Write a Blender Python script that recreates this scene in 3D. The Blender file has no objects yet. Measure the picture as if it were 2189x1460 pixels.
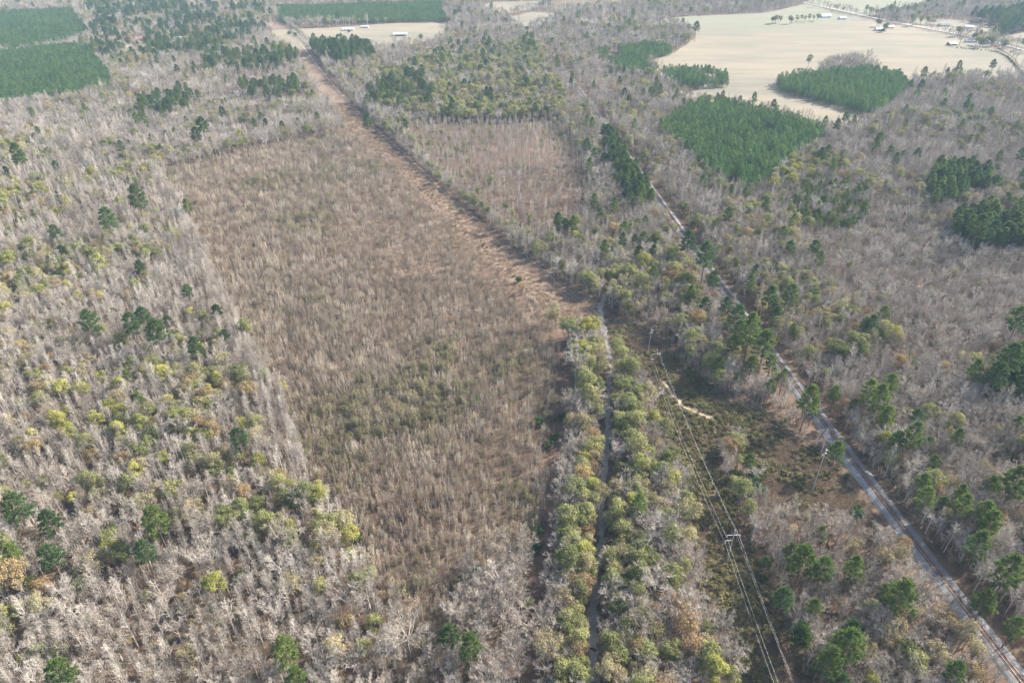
import bpy, math, random
import numpy as np
from mathutils import Vector, Matrix

# ------------------------------------------------------------------ camera, world, sun, exposure
scene = bpy.context.scene
COL = scene.collection
CAM_H = 220.0
PITCH = math.radians(33.0)
W_PX, H_PX, FPX = 2189.0, 1460.0, 1459.0
CP, SP = math.cos(PITCH), math.sin(PITCH)

cam_data = bpy.data.cameras.new("camera")
cam_data.sensor_width = 36.0
cam_data.sensor_fit = 'HORIZONTAL'
cam_data.lens = 36.0 * FPX / W_PX
cam_data.clip_start = 0.5
cam_data.clip_end = 20000
cam = bpy.data.objects.new("camera", cam_data)
COL.objects.link(cam)
cam.location = (0, 0, CAM_H)
cam.rotation_euler = (math.radians(90) - PITCH, 0, 0)
scene.camera = cam

SUN_EL, SUN_AZ = math.radians(36), math.radians(66)      # azimuth from +Y towards +X
world = bpy.data.worlds.new("World")
scene.world = world
world.use_nodes = True
wn = world.node_tree
wn.nodes.clear()
sky = wn.nodes.new('ShaderNodeTexSky')
sky.sky_type = 'NISHITA'
sky.sun_disc = False
sky.sun_elevation = SUN_EL
sky.sun_rotation = SUN_AZ
sky.air_density = 1.0
sky.dust_density = 2.5
bg = wn.nodes.new('ShaderNodeBackground')
bg.inputs[1].default_value = 0.12
wo = wn.nodes.new('ShaderNodeOutputWorld')
wn.links.new(sky.outputs[0], bg.inputs[0])
wn.links.new(bg.outputs[0], wo.inputs[0])

sun_data = bpy.data.lights.new("sun", 'SUN')
sun_data.energy = 4.6
sun_data.angle = math.radians(0.6)
sun_data.color = (1.0, 0.955, 0.89)
sun = bpy.data.objects.new("sun", sun_data)
COL.objects.link(sun)
sd = Vector((math.sin(SUN_AZ) * math.cos(SUN_EL), math.cos(SUN_AZ) * math.cos(SUN_EL), math.sin(SUN_EL)))
sun.rotation_euler = (-sd).to_track_quat('-Z', 'Y').to_euler()
sun.location = (600, 300, 900)

scene.view_settings.view_transform = 'Standard'
scene.view_settings.look = 'None'
scene.view_settings.gamma = 1.0
scene.view_settings.exposure = 1.46
scene.cycles.max_bounces = 5
scene.cycles.diffuse_bounces = 2
scene.cycles.glossy_bounces = 2
scene.cycles.transmission_bounces = 2
scene.cycles.volume_bounces = 0
scene.cycles.transparent_max_bounces = 4
scene.cycles.use_denoising = True

HAZE_DENSITY = 0.00008

random.seed(7)
rng = np.random.default_rng(11)

# ------------------------------------------------------------------ helpers
def G(px, py, z=0.0):
    """photo pixel -> point of the plane at height z"""
    u, v = (px - W_PX / 2) / FPX, (py - H_PX / 2) / FPX
    d = (u, CP - v * SP, -SP - v * CP)
    t = (z - CAM_H) / d[2]
    return (d[0] * t, d[1] * t)

def depth(x, y, z=0.0):
    return y * CP + (CAM_H - z) * SP

def project(x, y, z):
    dz = z - CAM_H
    de = y * CP - dz * SP
    up = y * SP + dz * CP
    return W_PX / 2 + FPX * x / de, H_PX / 2 - FPX * up / de

def poly_w(pts, z=0.0):
    return np.array([G(a, b, z) for a, b in pts])

def inside(poly, X, Y):
    c = np.zeros(X.shape, bool)
    n = len(poly)
    for i in range(n):
        x0, y0 = poly[i]
        x1, y1 = poly[i - 1]
        if y0 == y1:
            continue
        m = ((y0 > Y) != (y1 > Y)) & (X < (x1 - x0) * (Y - y0) / (y1 - y0) + x0)
        c ^= m
    return c

def dist_line(line, X, Y):
    d = np.full(X.shape, 1e9)
    for i in range(len(line) - 1):
        ax, ay = line[i]
        bx, by = line[i + 1]
        dx, dy = bx - ax, by - ay
        t = np.clip(((X - ax) * dx + (Y - ay) * dy) / (dx * dx + dy * dy + 1e-9), 0, 1)
        d = np.minimum(d, np.hypot(X - ax - t * dx, Y - ay - t * dy))
    return d

def vnoise(X, Y, scale, seed):
    x, y = X / scale, Y / scale
    xi, yi = np.floor(x), np.floor(y)
    fx, fy = x - xi, y - yi
    fx, fy = fx * fx * (3 - 2 * fx), fy * fy * (3 - 2 * fy)
    def h(a, b):
        s = np.sin(a * 127.1 + b * 311.7 + seed * 74.7) * 43758.5453
        return s - np.floor(s)
    return (h(xi, yi) * (1 - fx) + h(xi + 1, yi) * fx) * (1 - fy) + (h(xi, yi + 1) * (1 - fx) + h(xi + 1, yi + 1) * fx) * fy

def fnoise(X, Y, scale, seed):
    return (vnoise(X, Y, scale, seed) + .5 * vnoise(X, Y, scale / 2.1, seed + 5) + .25 * vnoise(X, Y, scale / 4.3, seed + 9)) / 1.75

class MB:
    def __init__(s):
        s.v, s.f = [], []
    def tube(s, pts, rad, n=3, cap=False):
        base = len(s.v)
        m = len(pts)
        for i, p in enumerate(pts):
            d = (pts[min(i + 1, m - 1)] - pts[max(i - 1, 0)])
            d = d.normalized() if d.length > 1e-9 else Vector((0, 0, 1))
            a = d.cross(Vector((0.31, 0.87, 0.12)))
            if a.length < 1e-3:
                a = d.cross(Vector((1, 0, 0)))
            a.normalize()
            b = d.cross(a)
            for k in range(n):
                w = 2 * math.pi * k / n
                s.v.append(p + (a * math.cos(w) + b * math.sin(w)) * rad[i])
        for i in range(m - 1):
            for k in range(n):
                q = (k + 1) % n
                s.f.append((base + i * n + k, base + i * n + q, base + (i + 1) * n + q, base + (i + 1) * n + k))
        if cap:
            s.f.append(tuple(base + (m - 1) * n + k for k in range(n)))
            s.f.append(tuple(base + k for k in reversed(range(n))))
    def tri(s, a, b, c):
        i = len(s.v)
        s.v += [a, b, c]
        s.f.append((i, i + 1, i + 2))
    def quad(s, a, b, c, d):
        i = len(s.v)
        s.v += [a, b, c, d]
        s.f.append((i, i + 1, i + 2, i + 3))
    def box(s, x0, x1, y0, y1, z0, z1):
        i = len(s.v)
        for z in (z0, z1):
            s.v += [Vector((x0, y0, z)), Vector((x1, y0, z)), Vector((x1, y1, z)), Vector((x0, y1, z))]
        s.f += [(i, i + 3, i + 2, i + 1), (i + 4, i + 5, i + 6, i + 7)]
        for k in range(4):
            q = (k + 1) % 4
            s.f.append((i + k, i + q, i + 4 + q, i + 4 + k))
    def mesh(s, name, mat, smooth=False):
        me = bpy.data.meshes.new(name)
        me.from_pydata([tuple(p) for p in s.v], [], s.f)
        me.materials.append(mat)
        if smooth:
            me.polygons.foreach_set('use_smooth', [True] * len(me.polygons))
        me.update()
        return me
    def build(s, name, mat, parent=None, smooth=False):
        return add_mesh(name, s.mesh(name, mat, smooth), parent)

def add_mesh(name, me, parent=None):
    o = bpy.data.objects.new(name, me)
    COL.objects.link(o)
    if parent is not None:
        o.parent = parent
    return o

def empty(name, loc, rz=0.0, sc=(1, 1, 1)):
    o = bpy.data.objects.new(name, None)
    COL.objects.link(o)
    o.location = loc
    o.rotation_euler = (0, 0, rz)
    o.scale = sc
    o.empty_display_size = 0.5
    return o

def tag(o, label=None, cat=None, group=None, kind=None):
    if label: o['label'] = label
    if cat: o['category'] = cat
    if group: o['group'] = group
    if kind: o['kind'] = kind
    return o

def rv():
    return Vector((random.gauss(0, 1), random.gauss(0, 1), random.gauss(0, 1))).normalized()

# ------------------------------------------------------------------ materials
def mat_new(name):
    m = bpy.data.materials.new(name)
    m.use_nodes = True
    nt = m.node_tree
    nt.nodes.clear()
    out = nt.nodes.new('ShaderNodeOutputMaterial')
    return m, nt, out

def nd(nt, t, **kw):
    n = nt.nodes.new(t)
    for k, v in kw.items():
        setattr(n, k, v)
    return n

def ramp(nt, fac, stops):
    r = nt.nodes.new('ShaderNodeValToRGB')
    e = r.color_ramp.elements
    while len(e) < len(stops):
        e.new(0.5)
    for i, (p, c) in enumerate(stops):
        e[i].position = p
        e[i].color = (*c, 1)
    nt.links.new(fac, r.inputs[0])
    return r.outputs[0]

def foliage_mat(name, stops, patch=40.0, transl=0.25, vary=0.35, mix_rand=0.6):
    """colour runs over the stops by each plant's own random value mixed with a slow drift over the land"""
    m, nt, out = mat_new(name)
    oi = nd(nt, 'ShaderNodeObjectInfo')
    nz = nd(nt, 'ShaderNodeTexNoise')
    nz.inputs['Scale'].default_value = 1.0 / patch
    nz.inputs['Detail'].default_value = 2.0
    nt.links.new(oi.outputs['Location'], nz.inputs['Vector'])
    st = nd(nt, 'ShaderNodeMapRange')
    st.inputs[1].default_value, st.inputs[2].default_value = 0.3, 0.7
    nt.links.new(nz.outputs['Fac'], st.inputs[0])
    mx = nd(nt, 'ShaderNodeMix')
    mx.data_type = 'FLOAT'
    mx.inputs[0].default_value = mix_rand
    nt.links.new(st.outputs[0], mx.inputs[2])
    nt.links.new(oi.outputs['Random'], mx.inputs[3])
    c = ramp(nt, mx.outputs[0], stops)
    wn_ = nd(nt, 'ShaderNodeTexWhiteNoise')
    wn_.noise_dimensions = '1D'
    mu = nd(nt, 'ShaderNodeMath', operation='MULTIPLY')
    mu.inputs[1].default_value = 917.3
    nt.links.new(oi.outputs['Random'], mu.inputs[0])
    nt.links.new(mu.outputs[0], wn_.inputs['W'])
    mr = nd(nt, 'ShaderNodeMapRange')
    mr.inputs[3].default_value, mr.inputs[4].default_value = 1 - vary, 1 + vary
    nt.links.new(wn_.outputs['Value'], mr.inputs[0])
    hs = nd(nt, 'ShaderNodeHueSaturation')
    nt.links.new(c, hs.inputs['Color'])
    nt.links.new(mr.outputs[0], hs.inputs['Value'])
    d = nd(nt, 'ShaderNodeBsdfDiffuse')
    nt.links.new(hs.outputs[0], d.inputs[0])
    if transl > 0:
        t = nd(nt, 'ShaderNodeBsdfTranslucent')
        nt.links.new(hs.outputs[0], t.inputs[0])
        ms = nd(nt, 'ShaderNodeMixShader')
        ms.inputs[0].default_value = transl
        nt.links.new(d.outputs[0], ms.inputs[1])
        nt.links.new(t.outputs[0], ms.inputs[2])
        nt.links.new(ms.outputs[0], out.inputs[0])
    else:
        nt.links.new(d.outputs[0], out.inputs[0])
    return m

def ground_mat(name, layers, rough=0.95, spec=0.1, stretch=(1, 1, 1), rot=0.0):
    """layers: list of (scale in metres, detail, stops, weight); later ones overlay the first"""
    m, nt, out = mat_new(name)
    geo = nd(nt, 'ShaderNodeNewGeometry')
    mp = nd(nt, 'ShaderNodeMapping')
    mp.inputs['Rotation'].default_value = (0, 0, rot)
    mp.inputs['Scale'].default_value = stretch
    nt.links.new(geo.outputs['Position'], mp.inputs['Vector'])
    cur = None
    for sc, det, stops, w in layers:
        nz = nd(nt, 'ShaderNodeTexNoise')
        nz.inputs['Scale'].default_value = 1.0 / sc
        nz.inputs['Detail'].default_value = det
        nz.inputs['Roughness'].default_value = 0.62
        nt.links.new(mp.outputs[0], nz.inputs['Vector'])
        c = ramp(nt, nz.outputs['Fac'], stops)
        if cur is None:
            cur = c
        else:
            mx = nd(nt, 'ShaderNodeMix')
            mx.data_type = 'RGBA'
            mx.inputs[0].default_value = w
            nt.links.new(cur, mx.inputs[6])
            nt.links.new(c, mx.inputs[7])
            cur = mx.outputs[2]
    p = nd(nt, 'ShaderNodeBsdfPrincipled')
    p.inputs['Roughness'].default_value = rough
    p.inputs['Specular IOR Level'].default_value = spec
    nt.links.new(cur, p.inputs['Base Color'])
    nt.links.new(p.outputs[0], out.inputs[0])
    return m

def plain_mat(name, col, rough=0.6, metal=0.0, vary=0.12, sc=1.5):
    m, nt, out = mat_new(name)
    tc = nd(nt, 'ShaderNodeTexCoord')
    nz = nd(nt, 'ShaderNodeTexNoise')
    nz.inputs['Scale'].default_value = sc
    nz.inputs['Detail'].default_value = 3
    nt.links.new(tc.outputs['Object'], nz.inputs['Vector'])
    lo = tuple(c * (1 - vary) for c in col)
    hi = tuple(min(1, c * (1 + vary)) for c in col)
    c = ramp(nt, nz.outputs['Fac'], [(0.3, lo), (0.7, hi)])
    p = nd(nt, 'ShaderNodeBsdfPrincipled')
    p.inputs['Roughness'].default_value = rough
    p.inputs['Metallic'].default_value = metal
    nt.links.new(c, p.inputs['Base Color'])
    nt.links.new(p.outputs[0], out.inputs[0])
    return m

M = {}
M['pale_bark'] = foliage_mat('pale_bark', [(0.05, (.25, .21, .165)), (0.5, (.40, .352, .295)), (0.95, (.54, .49, .43))], patch=60, transl=0, vary=.30)
M['grey_bark'] = foliage_mat('grey_bark', [(0.05, (.25, .21, .165)), (0.5, (.395, .345, .29)), (0.95, (.52, .47, .41))], patch=50, transl=0, vary=.30)
M['brown_twig'] = foliage_mat('brown_twig', [(0.05, (.205, .15, .098)), (0.5, (.35, .283, .206)), (0.95, (.49, .425, .335))], patch=28, transl=0, vary=.38, mix_rand=.5)
M['pale_stem'] = foliage_mat('pale_stem', [(0.1, (.34, .29, .24)), (0.9, (.52, .47, .41))], patch=30, transl=0, vary=.2)
M['trunk_bark'] = plain_mat('trunk_bark', (.20, .165, .14), .9, vary=.25, sc=.7)
M['pine_bark'] = plain_mat('pine_bark', (.17, .125, .10), .9, vary=.25, sc=.7)
M['dark_pine'] = foliage_mat('dark_pine', [(0.1, (.070, .118, .048)), (0.6, (.098, .155, .056)), (0.95, (.140, .190, .066))], patch=45, transl=.38, vary=.22)
M['bright_pine'] = foliage_mat('bright_pine', [(0.1, (.115, .170, .050)), (0.6, (.155, .210, .060)), (0.95, (.205, .250, .072))], patch=45, transl=.38, vary=.18)
M['plantation'] = foliage_mat('plantation', [(0.05, (.080, .158, .060)), (0.5, (.122, .212, .070)), (0.95, (.18, .255, .082))], patch=45, transl=.38, vary=.22)
M['olive_leaf'] = foliage_mat('olive_leaf', [(0.1, (.170, .190, .078)), (0.5, (.245, .250, .100)), (0.95, (.330, .310, .130))], patch=45, transl=.25, vary=.2)
M['yellow_leaf'] = foliage_mat('yellow_leaf', [(0.1, (.28, .285, .085)), (0.6, (.355, .34, .095)), (0.95, (.41, .375, .12))], patch=45, transl=.3, vary=.18)
M['amber_leaf'] = foliage_mat('amber_leaf', [(0.1, (.27, .18, .10)), (0.6, (.32, .235, .115)), (0.95, (.35, .275, .125))], patch=30, transl=.25, vary=.2)
M['tan_leaf'] = foliage_mat('tan_leaf', [(0.1, (.28, .23, .12)), (0.6, (.34, .29, .16)), (0.95, (.34, .32, .17))], patch=30, transl=.25, vary=.2)
M['evergreen_leaf'] = foliage_mat('evergreen_leaf', [(0.1, (.035, .080, .030)), (0.6, (.055, .105, .036)), (0.95, (.085, .135, .040))], patch=30, transl=.15, vary=.25)
M['dry_grass'] = foliage_mat('dry_grass', [(0.05, (.15, .105, .07)), (0.5, (.245, .175, .12)), (0.95, (.35, .265, .18))], patch=22, transl=.15, vary=.25, mix_rand=.4)
M['bramble'] = foliage_mat('bramble', [(0.05, (.115, .105, .05)), (0.5, (.175, .16, .07)), (0.95, (.26, .225, .105))], patch=22, transl=.2, vary=.3, mix_rand=.5)
M['rusty_leaf'] = foliage_mat('rusty_leaf', [(0.05, (.25, .15, .085)), (0.5, (.33, .22, .13)), (0.95, (.38, .29, .18))], patch=25, transl=.2, vary=.25, mix_rand=.6)
M['young_leaf'] = foliage_mat('young_leaf', [(0.05, (.17, .16, .085)), (0.5, (.25, .222, .118)), (0.95, (.34, .29, .155))], patch=25, transl=.2, vary=.25, mix_rand=.6)

M['forest_floor'] = ground_mat('forest_floor', [
    (9, 6, [(.32, (.048, .034, .024)), (.5, (.12, .080, .054)), (.68, (.21, .145, .10))], 1),
    (90, 4, [(.35, (.08, .058, .04)), (.65, (.17, .108, .072))], .45)])
M['clearing_grass'] = ground_mat('clearing_grass', [
    (2.2, 7, [(.3, (.095, .066, .046)), (.5, (.18, .128, .088)), (.7, (.29, .22, .155))], 1),
    (45, 4, [(.35, (.13, .09, .063)), (.65, (.26, .185, .125))], .5)], stretch=(1, .45, 1), rot=-.35)
M['brush_ground'] = ground_mat('brush_ground', [
    (2.5, 7, [(.3, (.06, .048, .030)), (.5, (.13, .10, .062)), (.7, (.24, .18, .12))], 1),
    (40, 4, [(.35, (.09, .08, .045)), (.65, (.21, .15, .105))], .5)])
M['field'] = ground_mat('field', [
    (220, 6, [(.34, (.155, .145, .112)), (.5, (.215, .182, .132)), (.66, (.285, .228, .152))], 1),
    (30, 6, [(.38, (.15, .145, .105)), (.62, (.26, .215, .155))], .4)], stretch=(.25, 1, 1), rot=.25)
M['green_field'] = ground_mat('green_field', [
    (160, 5, [(.35, (.165, .172, .115)), (.65, (.225, .205, .145))], 1),
    (30, 5, [(.35, (.17, .165, .11)), (.65, (.22, .20, .142))], .4)], stretch=(.3, 1, 1))
M['litter'] = ground_mat('litter', [(6, 6, [(.3, (.075, .048, .036)), (.5, (.13, .083, .060)), (.7, (.20, .135, .10))], 1)])
M['sand'] = ground_mat('sand', [(5, 6, [(.3, (.20, .15, .095)), (.5, (.30, .235, .16)), (.7, (.40, .33, .24))], 1)])
M['pale_track'] = ground_mat('pale_track', [(4, 6, [(.3, (.20, .14, .095)), (.5, (.31, .23, .155)), (.7, (.40, .31, .22))], 1)])
M['track_bed'] = ground_mat('track_bed', [(1.5, 5, [(.3, (.10, .075, .06)), (.5, (.165, .125, .10)), (.7, (.23, .185, .155))], 1)])
M['ballast'] = ground_mat('ballast', [
    (1.1, 6, [(.3, (.105, .104, .103)), (.5, (.185, .182, .177)), (.7, (.265, .258, .248))], 1),
    (14, 4, [(.35, (.14, .139, .142)), (.65, (.245, .236, .222))], .55)])
M['asphalt'] = ground_mat('asphalt', [(20, 4, [(.3, (.33, .32, .31)), (.7, (.42, .405, .39))], 1)])
M['creek_bed'] = ground_mat('creek_bed', [
    (4, 6, [(.3, (.085, .07, .055)), (.5, (.17, .148, .125)), (.7, (.24, .205, .175))], 1)], rough=.4, spec=.5)
M['steel'] = plain_mat('steel', (.55, .56, .57), .45, .3, vary=.08)
M['weathered_wood'] = plain_mat('weathered_wood', (.12, .09, .07), .9, vary=.3)
M['grey_pole'] = plain_mat('grey_pole', (.36, .36, .355), .5, .2, vary=.1)
M['white_arm'] = plain_mat('white_arm', (.58, .58, .57), .5, vary=.04)
M['wire'] = plain_mat('wire', (.60, .59, .54), .45, .2, vary=.04)
M['rust_rail'] = plain_mat('rust_rail', (.30, .19, .14), .5, .3, vary=.2)
M['tie'] = plain_mat('tie', (.075, .055, .045), .9, vary=.3)
M['white_wall'] = plain_mat('white_wall', (.55, .54, .52), .7, vary=.06)
M['tan_wall'] = plain_mat('tan_wall', (.50, .40, .30), .8, vary=.1)
M['red_wall'] = plain_mat('red_wall', (.22, .07, .055), .8, vary=.15)
M['metal_roof'] = plain_mat('metal_roof', (.55, .565, .58), .35, .2, vary=.05)
M['grey_roof'] = plain_mat('grey_roof', (.22, .22, .23), .85, vary=.15)
M['red_roof'] = plain_mat('red_roof', (.30, .12, .09), .8, vary=.15)
M['glass'] = plain_mat('glass', (.05, .06, .07), .12, vary=.1)
M['log'] = plain_mat('log', (.30, .25, .20), .9, vary=.25)
M['dark_log'] = plain_mat('dark_log', (.045, .04, .038), .9, vary=.25)

# ------------------------------------------------------------------ lines and areas of the land (photo pixel -> ground)
RAIL_PX = [(1105, 45), (1150, 92), (1190, 137), (1224, 176), (1263, 221), (1292, 256), (1345, 332), (1399, 410), (1428, 458), (1462, 508), (1530, 592),
           (1591, 670), (1640, 743), (1695, 822), (1738, 892), (1766, 934), (1802, 978), (1834, 1021), (1872, 1069), (1940, 1150),
           (2014, 1240), (2088, 1324), (2140, 1385), (2189, 1441), (2290, 1560)]
_rp = np.array([G(a, b) for a, b in RAIL_PX])
# the line is straight with one slight bend: smooth it as a low polynomial x(y)
_cf = np.polyfit(_rp[:, 1], _rp[:, 0], 3)
RAIL = [(float(np.polyval(_cf, y)), float(y)) for y in np.linspace(90, 1700, 110)]
CREEK_PX = [(1293, 628), (1290, 640), (1283, 668), (1290, 700), (1299, 745), (1301, 790), (1303, 815), (1297, 870), (1300, 905),
            (1292, 960), (1295, 1000), (1286, 1060), (1285, 1095), (1285, 1130), (1287, 1160), (1276, 1210), (1269, 1235), (1279, 1252),
            (1266, 1290), (1270, 1340), (1265, 1400), (1268, 1460), (1262, 1540)]
CREEK = [G(a, b) for a, b in CREEK_PX]
TRAIL_PX = [(1196, 690), (1204, 760), (1207, 850), (1196, 930), (1185, 1000), (1176, 1090), (1158, 1190), (1150, 1260), (1142, 1340), (1132, 1420), (1126, 1520)]
TRAIL = [G(a, b) for a, b in TRAIL_PX]
CORR_LT = [(575, 40), (600, 70), (640, 115), (690, 190), (740, 255), (790, 292), (832, 322), (872, 365), (945, 432), (1010, 500), (1085, 568), (1165, 632), (1215, 690)]
CORR_RT = [(600, 40), (655, 90), (705, 165), (765, 225), (805, 262), (872, 322), (932, 380), (1002, 438), (1062, 486), (1122, 538), (1200, 594), (1282, 642)]
def at_z(a, b, z):
    return project(*G(a, b, z), 0.0)
CORR_L = [at_z(a, b, 13.0 if b < 270 else 10.5) for a, b in CORR_LT]
CORR_R = [project(*G(a, b, 4.0 if b < 540 else 1.0), 0.0) for a, b in CORR_RT]
CORR = CORR_L + [(1292, 705)] + CORR_R[::-1]
ROW_LT = [(1310, 700), (1340, 760), (1390, 810), (1405, 880), (1432, 950), (1452, 1030), (1492, 1110), (1508, 1190), (1505, 1240), (1548, 1310), (1575, 1400), (1600, 1475), (1640, 1580)]
ROW_R = [(1282, 642), (1340, 682), (1400, 712), (1480, 790), (1560, 858), (1580, 900), (1530, 960), (1545, 1010), (1570, 1080), (1600, 1140), (1630, 1210), (1655, 1270), (1705, 1400), (1730, 1475), (1770, 1580)]
ROW_L = [at_z(a, b, 8.0 if b < 1050 else 11.0) for a, b in ROW_LT]
ROW = ROW_L + ROW_R[::-1]
BRUSH2 = [(1560, 862), (1650, 885), (1720, 950), (1790, 1000), (1850, 1080), (1905, 1165), (1860, 1175), (1790, 1120), (1720, 1125), (1650, 1100), (1600, 1010), (1565, 935)]
FIELDS = {
    'hay_field': (M['field'], [(1378, 44), (1480, 35), (1640, 28), (1722, 9), (1800, 29), (1900, 50), (2000, 68), (2090, 88), (2130, 104), (2168, 128), (2186, 168),
                              (2100, 166), (1990, 168), (1950, 176), (1925, 215), (1888, 250), (1850, 268), (1775, 285), (1640, 246), (1540, 222), (1480, 214), (1440, 190), (1420, 172), (1398, 140),
                              (1388, 124), (1442, 114), (1484, 84), (1487, 68), (1440, 52)]),
    'fallow_field': (M['green_field'], [(1378, 44), (1480, 35), (1640, 28), (1722, 9), (1800, 29), (1850, 40), (1740, 56), (1620, 66), (1520, 60), (1440, 54)]),
    'farm_field': (M['field'], [(570, 66), (640, 62), (700, 60), (800, 53), (905, 47), (960, 50), (950, 78), (925, 94), (870, 97), (790, 102), (720, 104), (650, 106), (600, 96)]),
    'pasture': (M['field'], [(1085, 40), (1135, 26), (1205, 30), (1195, 46), (1120, 62), (1095, 52)]),
    'pasture_strip': (M['field'], [(1222, 42), (1300, 38), (1330, 40), (1300, 52), (1230, 52)]),
    'meadow': (M['field'], [(1020, 14), (1060, 4), (1165, 2), (1158, 14), (1085, 32), (1040, 26)]),
    'far_field': (M['green_field'], [(1725, 4), (1760, -6), (2000, -6), (1990, 14), (1900, 30), (1850, 34), (1800, 25)]),
    'roadside_lot': (M['field'], [(1930, 52), (1960, 40), (2060, 44), (2130, 62), (2140, 86), (2060, 73), (1990, 62)]),
    'small_field': (M['field'], [(2130, 98), (2189, 112), (2300, 135), (2300, 185), (2189, 165), (2172, 128)]),
    'east_field': (M['field'], [(2125, 84), (2189, 70), (2290, 60), (2300, 125), (2189, 104)]),
    'yard': (M['field'], [(365, 88), (392, 84), (392, 98), (366, 98)]),
    'house_yard': (M['tan_wall'], [(255, 92), (320, 88), (325, 100), (262, 103)]),
    'cut_block': (M['clearing_grass'], [(806, 98), (836, 97), (838, 106), (808, 107)]),
    'clear_cut': (M['brush_ground'], [(1165, 14), (1220, -4), (1360, -6), (1330, 12), (1200, 24)]),
}
ROAD_PX = [(1690, -2), (1722, 7), (1790, 22), (1900, 46), (2000, 65), (2060, 76), (2130, 92), (2189, 108), (2290, 138)]
ROAD = [G(a, b) for a, b in ROAD_PX]

def flat(name, poly, mat, z):
    mb = MB()
    mb.v = [Vector((x, y, z)) for x, y in poly]
    mb.f = [tuple(range(len(poly)))]
    return tag(mb.build(name, mat), kind='structure')

def ribbon(name, line, w0, w1, mat, z, wob=0.0):
    """strip from -w0 to +w1 metres across a line"""
    mb = MB()
    n = len(line)
    for i, (x, y) in enumerate(line):
        a, b = line[max(i - 1, 0)], line[min(i + 1, n - 1)]
        d = Vector((b[0] - a[0], b[1] - a[1])).normalized()
        r = Vector((d.y, -d.x))
        j0, j1 = random.uniform(-wob, wob), random.uniform(-wob, wob)
        mb.v += [Vector((x - r.x * (w0 + j0), y - r.y * (w0 + j0), z)), Vector((x + r.x * (w1 + j1), y + r.y * (w1 + j1), z))]
    mb.f = [(2 * i, 2 * i + 1, 2 * i + 3, 2 * i + 2) for i in range(n - 1)]
    return tag(mb.build(name, mat), kind='structure')

def densify(line, step):
    out = []
    for (ax, ay), (bx, by) in zip(line[:-1], line[1:]):
        n = max(1, int(math.hypot(bx - ax, by - ay) / step))
        out += [(ax + (bx - ax) * k / n, ay + (by - ay) * k / n) for k in range(n)]
    return out + [line[-1]]

def smooth(line, it=2):
    for _ in range(it):
        o = [line[0]]
        for (ax, ay), (bx, by) in zip(line[:-1], line[1:]):
            o += [(ax * .75 + bx * .25, ay * .75 + by * .25), (ax * .25 + bx * .75, ay * .25 + by * .75)]
        line = o + [line[-1]]
    return line

def ragged(poly, step, amp):
    pts = densify(list(map(tuple, poly)) + [tuple(poly[0])], step)[:-1]
    return [(x + random.uniform(-amp, amp), y + random.uniform(-amp, amp)) for x, y in pts]

# ground
mb = MB()
mb.v = [Vector(p) for p in ((-5000, -600, 0), (5000, -600, 0), (5000, 9000, 0), (-5000, 9000, 0))]
mb.f = [(0, 1, 2, 3)]
tag(mb.build('ground', M['forest_floor']), kind='structure')
flat('cleared_strip', ragged(poly_w(CORR), 8, 1.2), M['clearing_grass'], .03)
flat('brush_strip', ragged(poly_w(ROW), 6, 1.0), M['brush_ground'], .045)
flat('brush_ground', ragged(poly_w(BRUSH2), 6, 1.0), M['brush_ground'], .06)
for i, (nm, (mt, pl)) in enumerate(FIELDS.items()):
    flat(nm, ragged(poly_w(pl), 25, 2.0), mt, .08 + .02 * i)
ribbon('forest_trail', densify(smooth(TRAIL), 5), 1.9, 1.9, M['litter'], .075, .7)
ribbon('creek', densify(smooth(CREEK), 4), 1.6, 1.6, M['creek_bed'], .10, 1.0)
SAND_PX = [(1418, 815), (1430, 834), (1441, 848), (1452, 856), (1458, 866), (1470, 874), (1486, 880), (1500, 886), (1512, 891), (1524, 895)]
ribbon('sandy_track', densify(smooth([G(a, b) for a, b in SAND_PX]), 2), 1.0, 1.1, M['sand'], .12, .45)
ribbon('mown_track', densify(smooth([G(a, b) for a, b in [(1535, 1010), (1560, 1090), (1585, 1150), (1610, 1220), (1640, 1300), (1670, 1380), (1700, 1460), (1730, 1540)]]), 4), 1.5, 1.5, M['litter'], .13, .3)
ribbon('access_track', densify(smooth([G(a, b) for a, b in [(640, 90), (700, 170), (758, 232), (795, 268), (818, 290), (850, 316), (893, 355), (950, 412)]]), 6), 1.0, 1.0, M['pale_track'], .13, .5)
ribbon('field_track', densify(smooth([G(a, b) for a, b in [(1690, 232), (1625, 216), (1604, 210), (1606, 204), (1640, 197), (1675, 191)]]), 5), .9, .9, M['pale_track'], .36, .3)
ribbon('road', densify(ROAD, 30), 3.6, 3.6, M['asphalt'], .40)

# ------------------------------------------------------------------ railway: ballast bed, track
def bed(name, line, prof, mat):
    mb = MB()
    n, k = len(line), len(prof)
    for i, (x, y) in enumerate(line):
        a, b = line[max(i - 1, 0)], line[min(i + 1, n - 1)]
        d = Vector((b[0] - a[0], b[1] - a[1])).normalized()
        r = Vector((d.y, -d.x))
        for off, z in prof:
            j = random.uniform(-.35, .35) if off in (prof[0][0], prof[-1][0]) else 0
            mb.v.append(Vector((x + r.x * (off + j), y + r.y * (off + j), z)))
    for i in range(n - 1):
        for q in range(k - 1):
            mb.f.append((i * k + q, i * k + q + 1, (i + 1) * k + q + 1, (i + 1) * k + q))
    return mb.build(name, mat)
RAIL_D = densify(RAIL, 4)
tag(bed('railway_bed', RAIL_D, [(-4.5, .02), (-3.4, .55), (-2.0, .85), (2.0, .85), (2.9, .55), (4.2, .02)], M['ballast']), kind='structure')
tag(bed('track_ballast', RAIL_D, [(-1.42, .84), (-1.3, .90), (1.3, .90), (1.42, .84)], M['track_bed']), kind='structure')
track = empty('railway_track', (RAIL[0][0], RAIL[0][1], .85))
tag(track, 'single railway track on pale grey ballast running up the right side', 'railway track')
tb = MB()
acc, step = 0.0, .62
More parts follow.
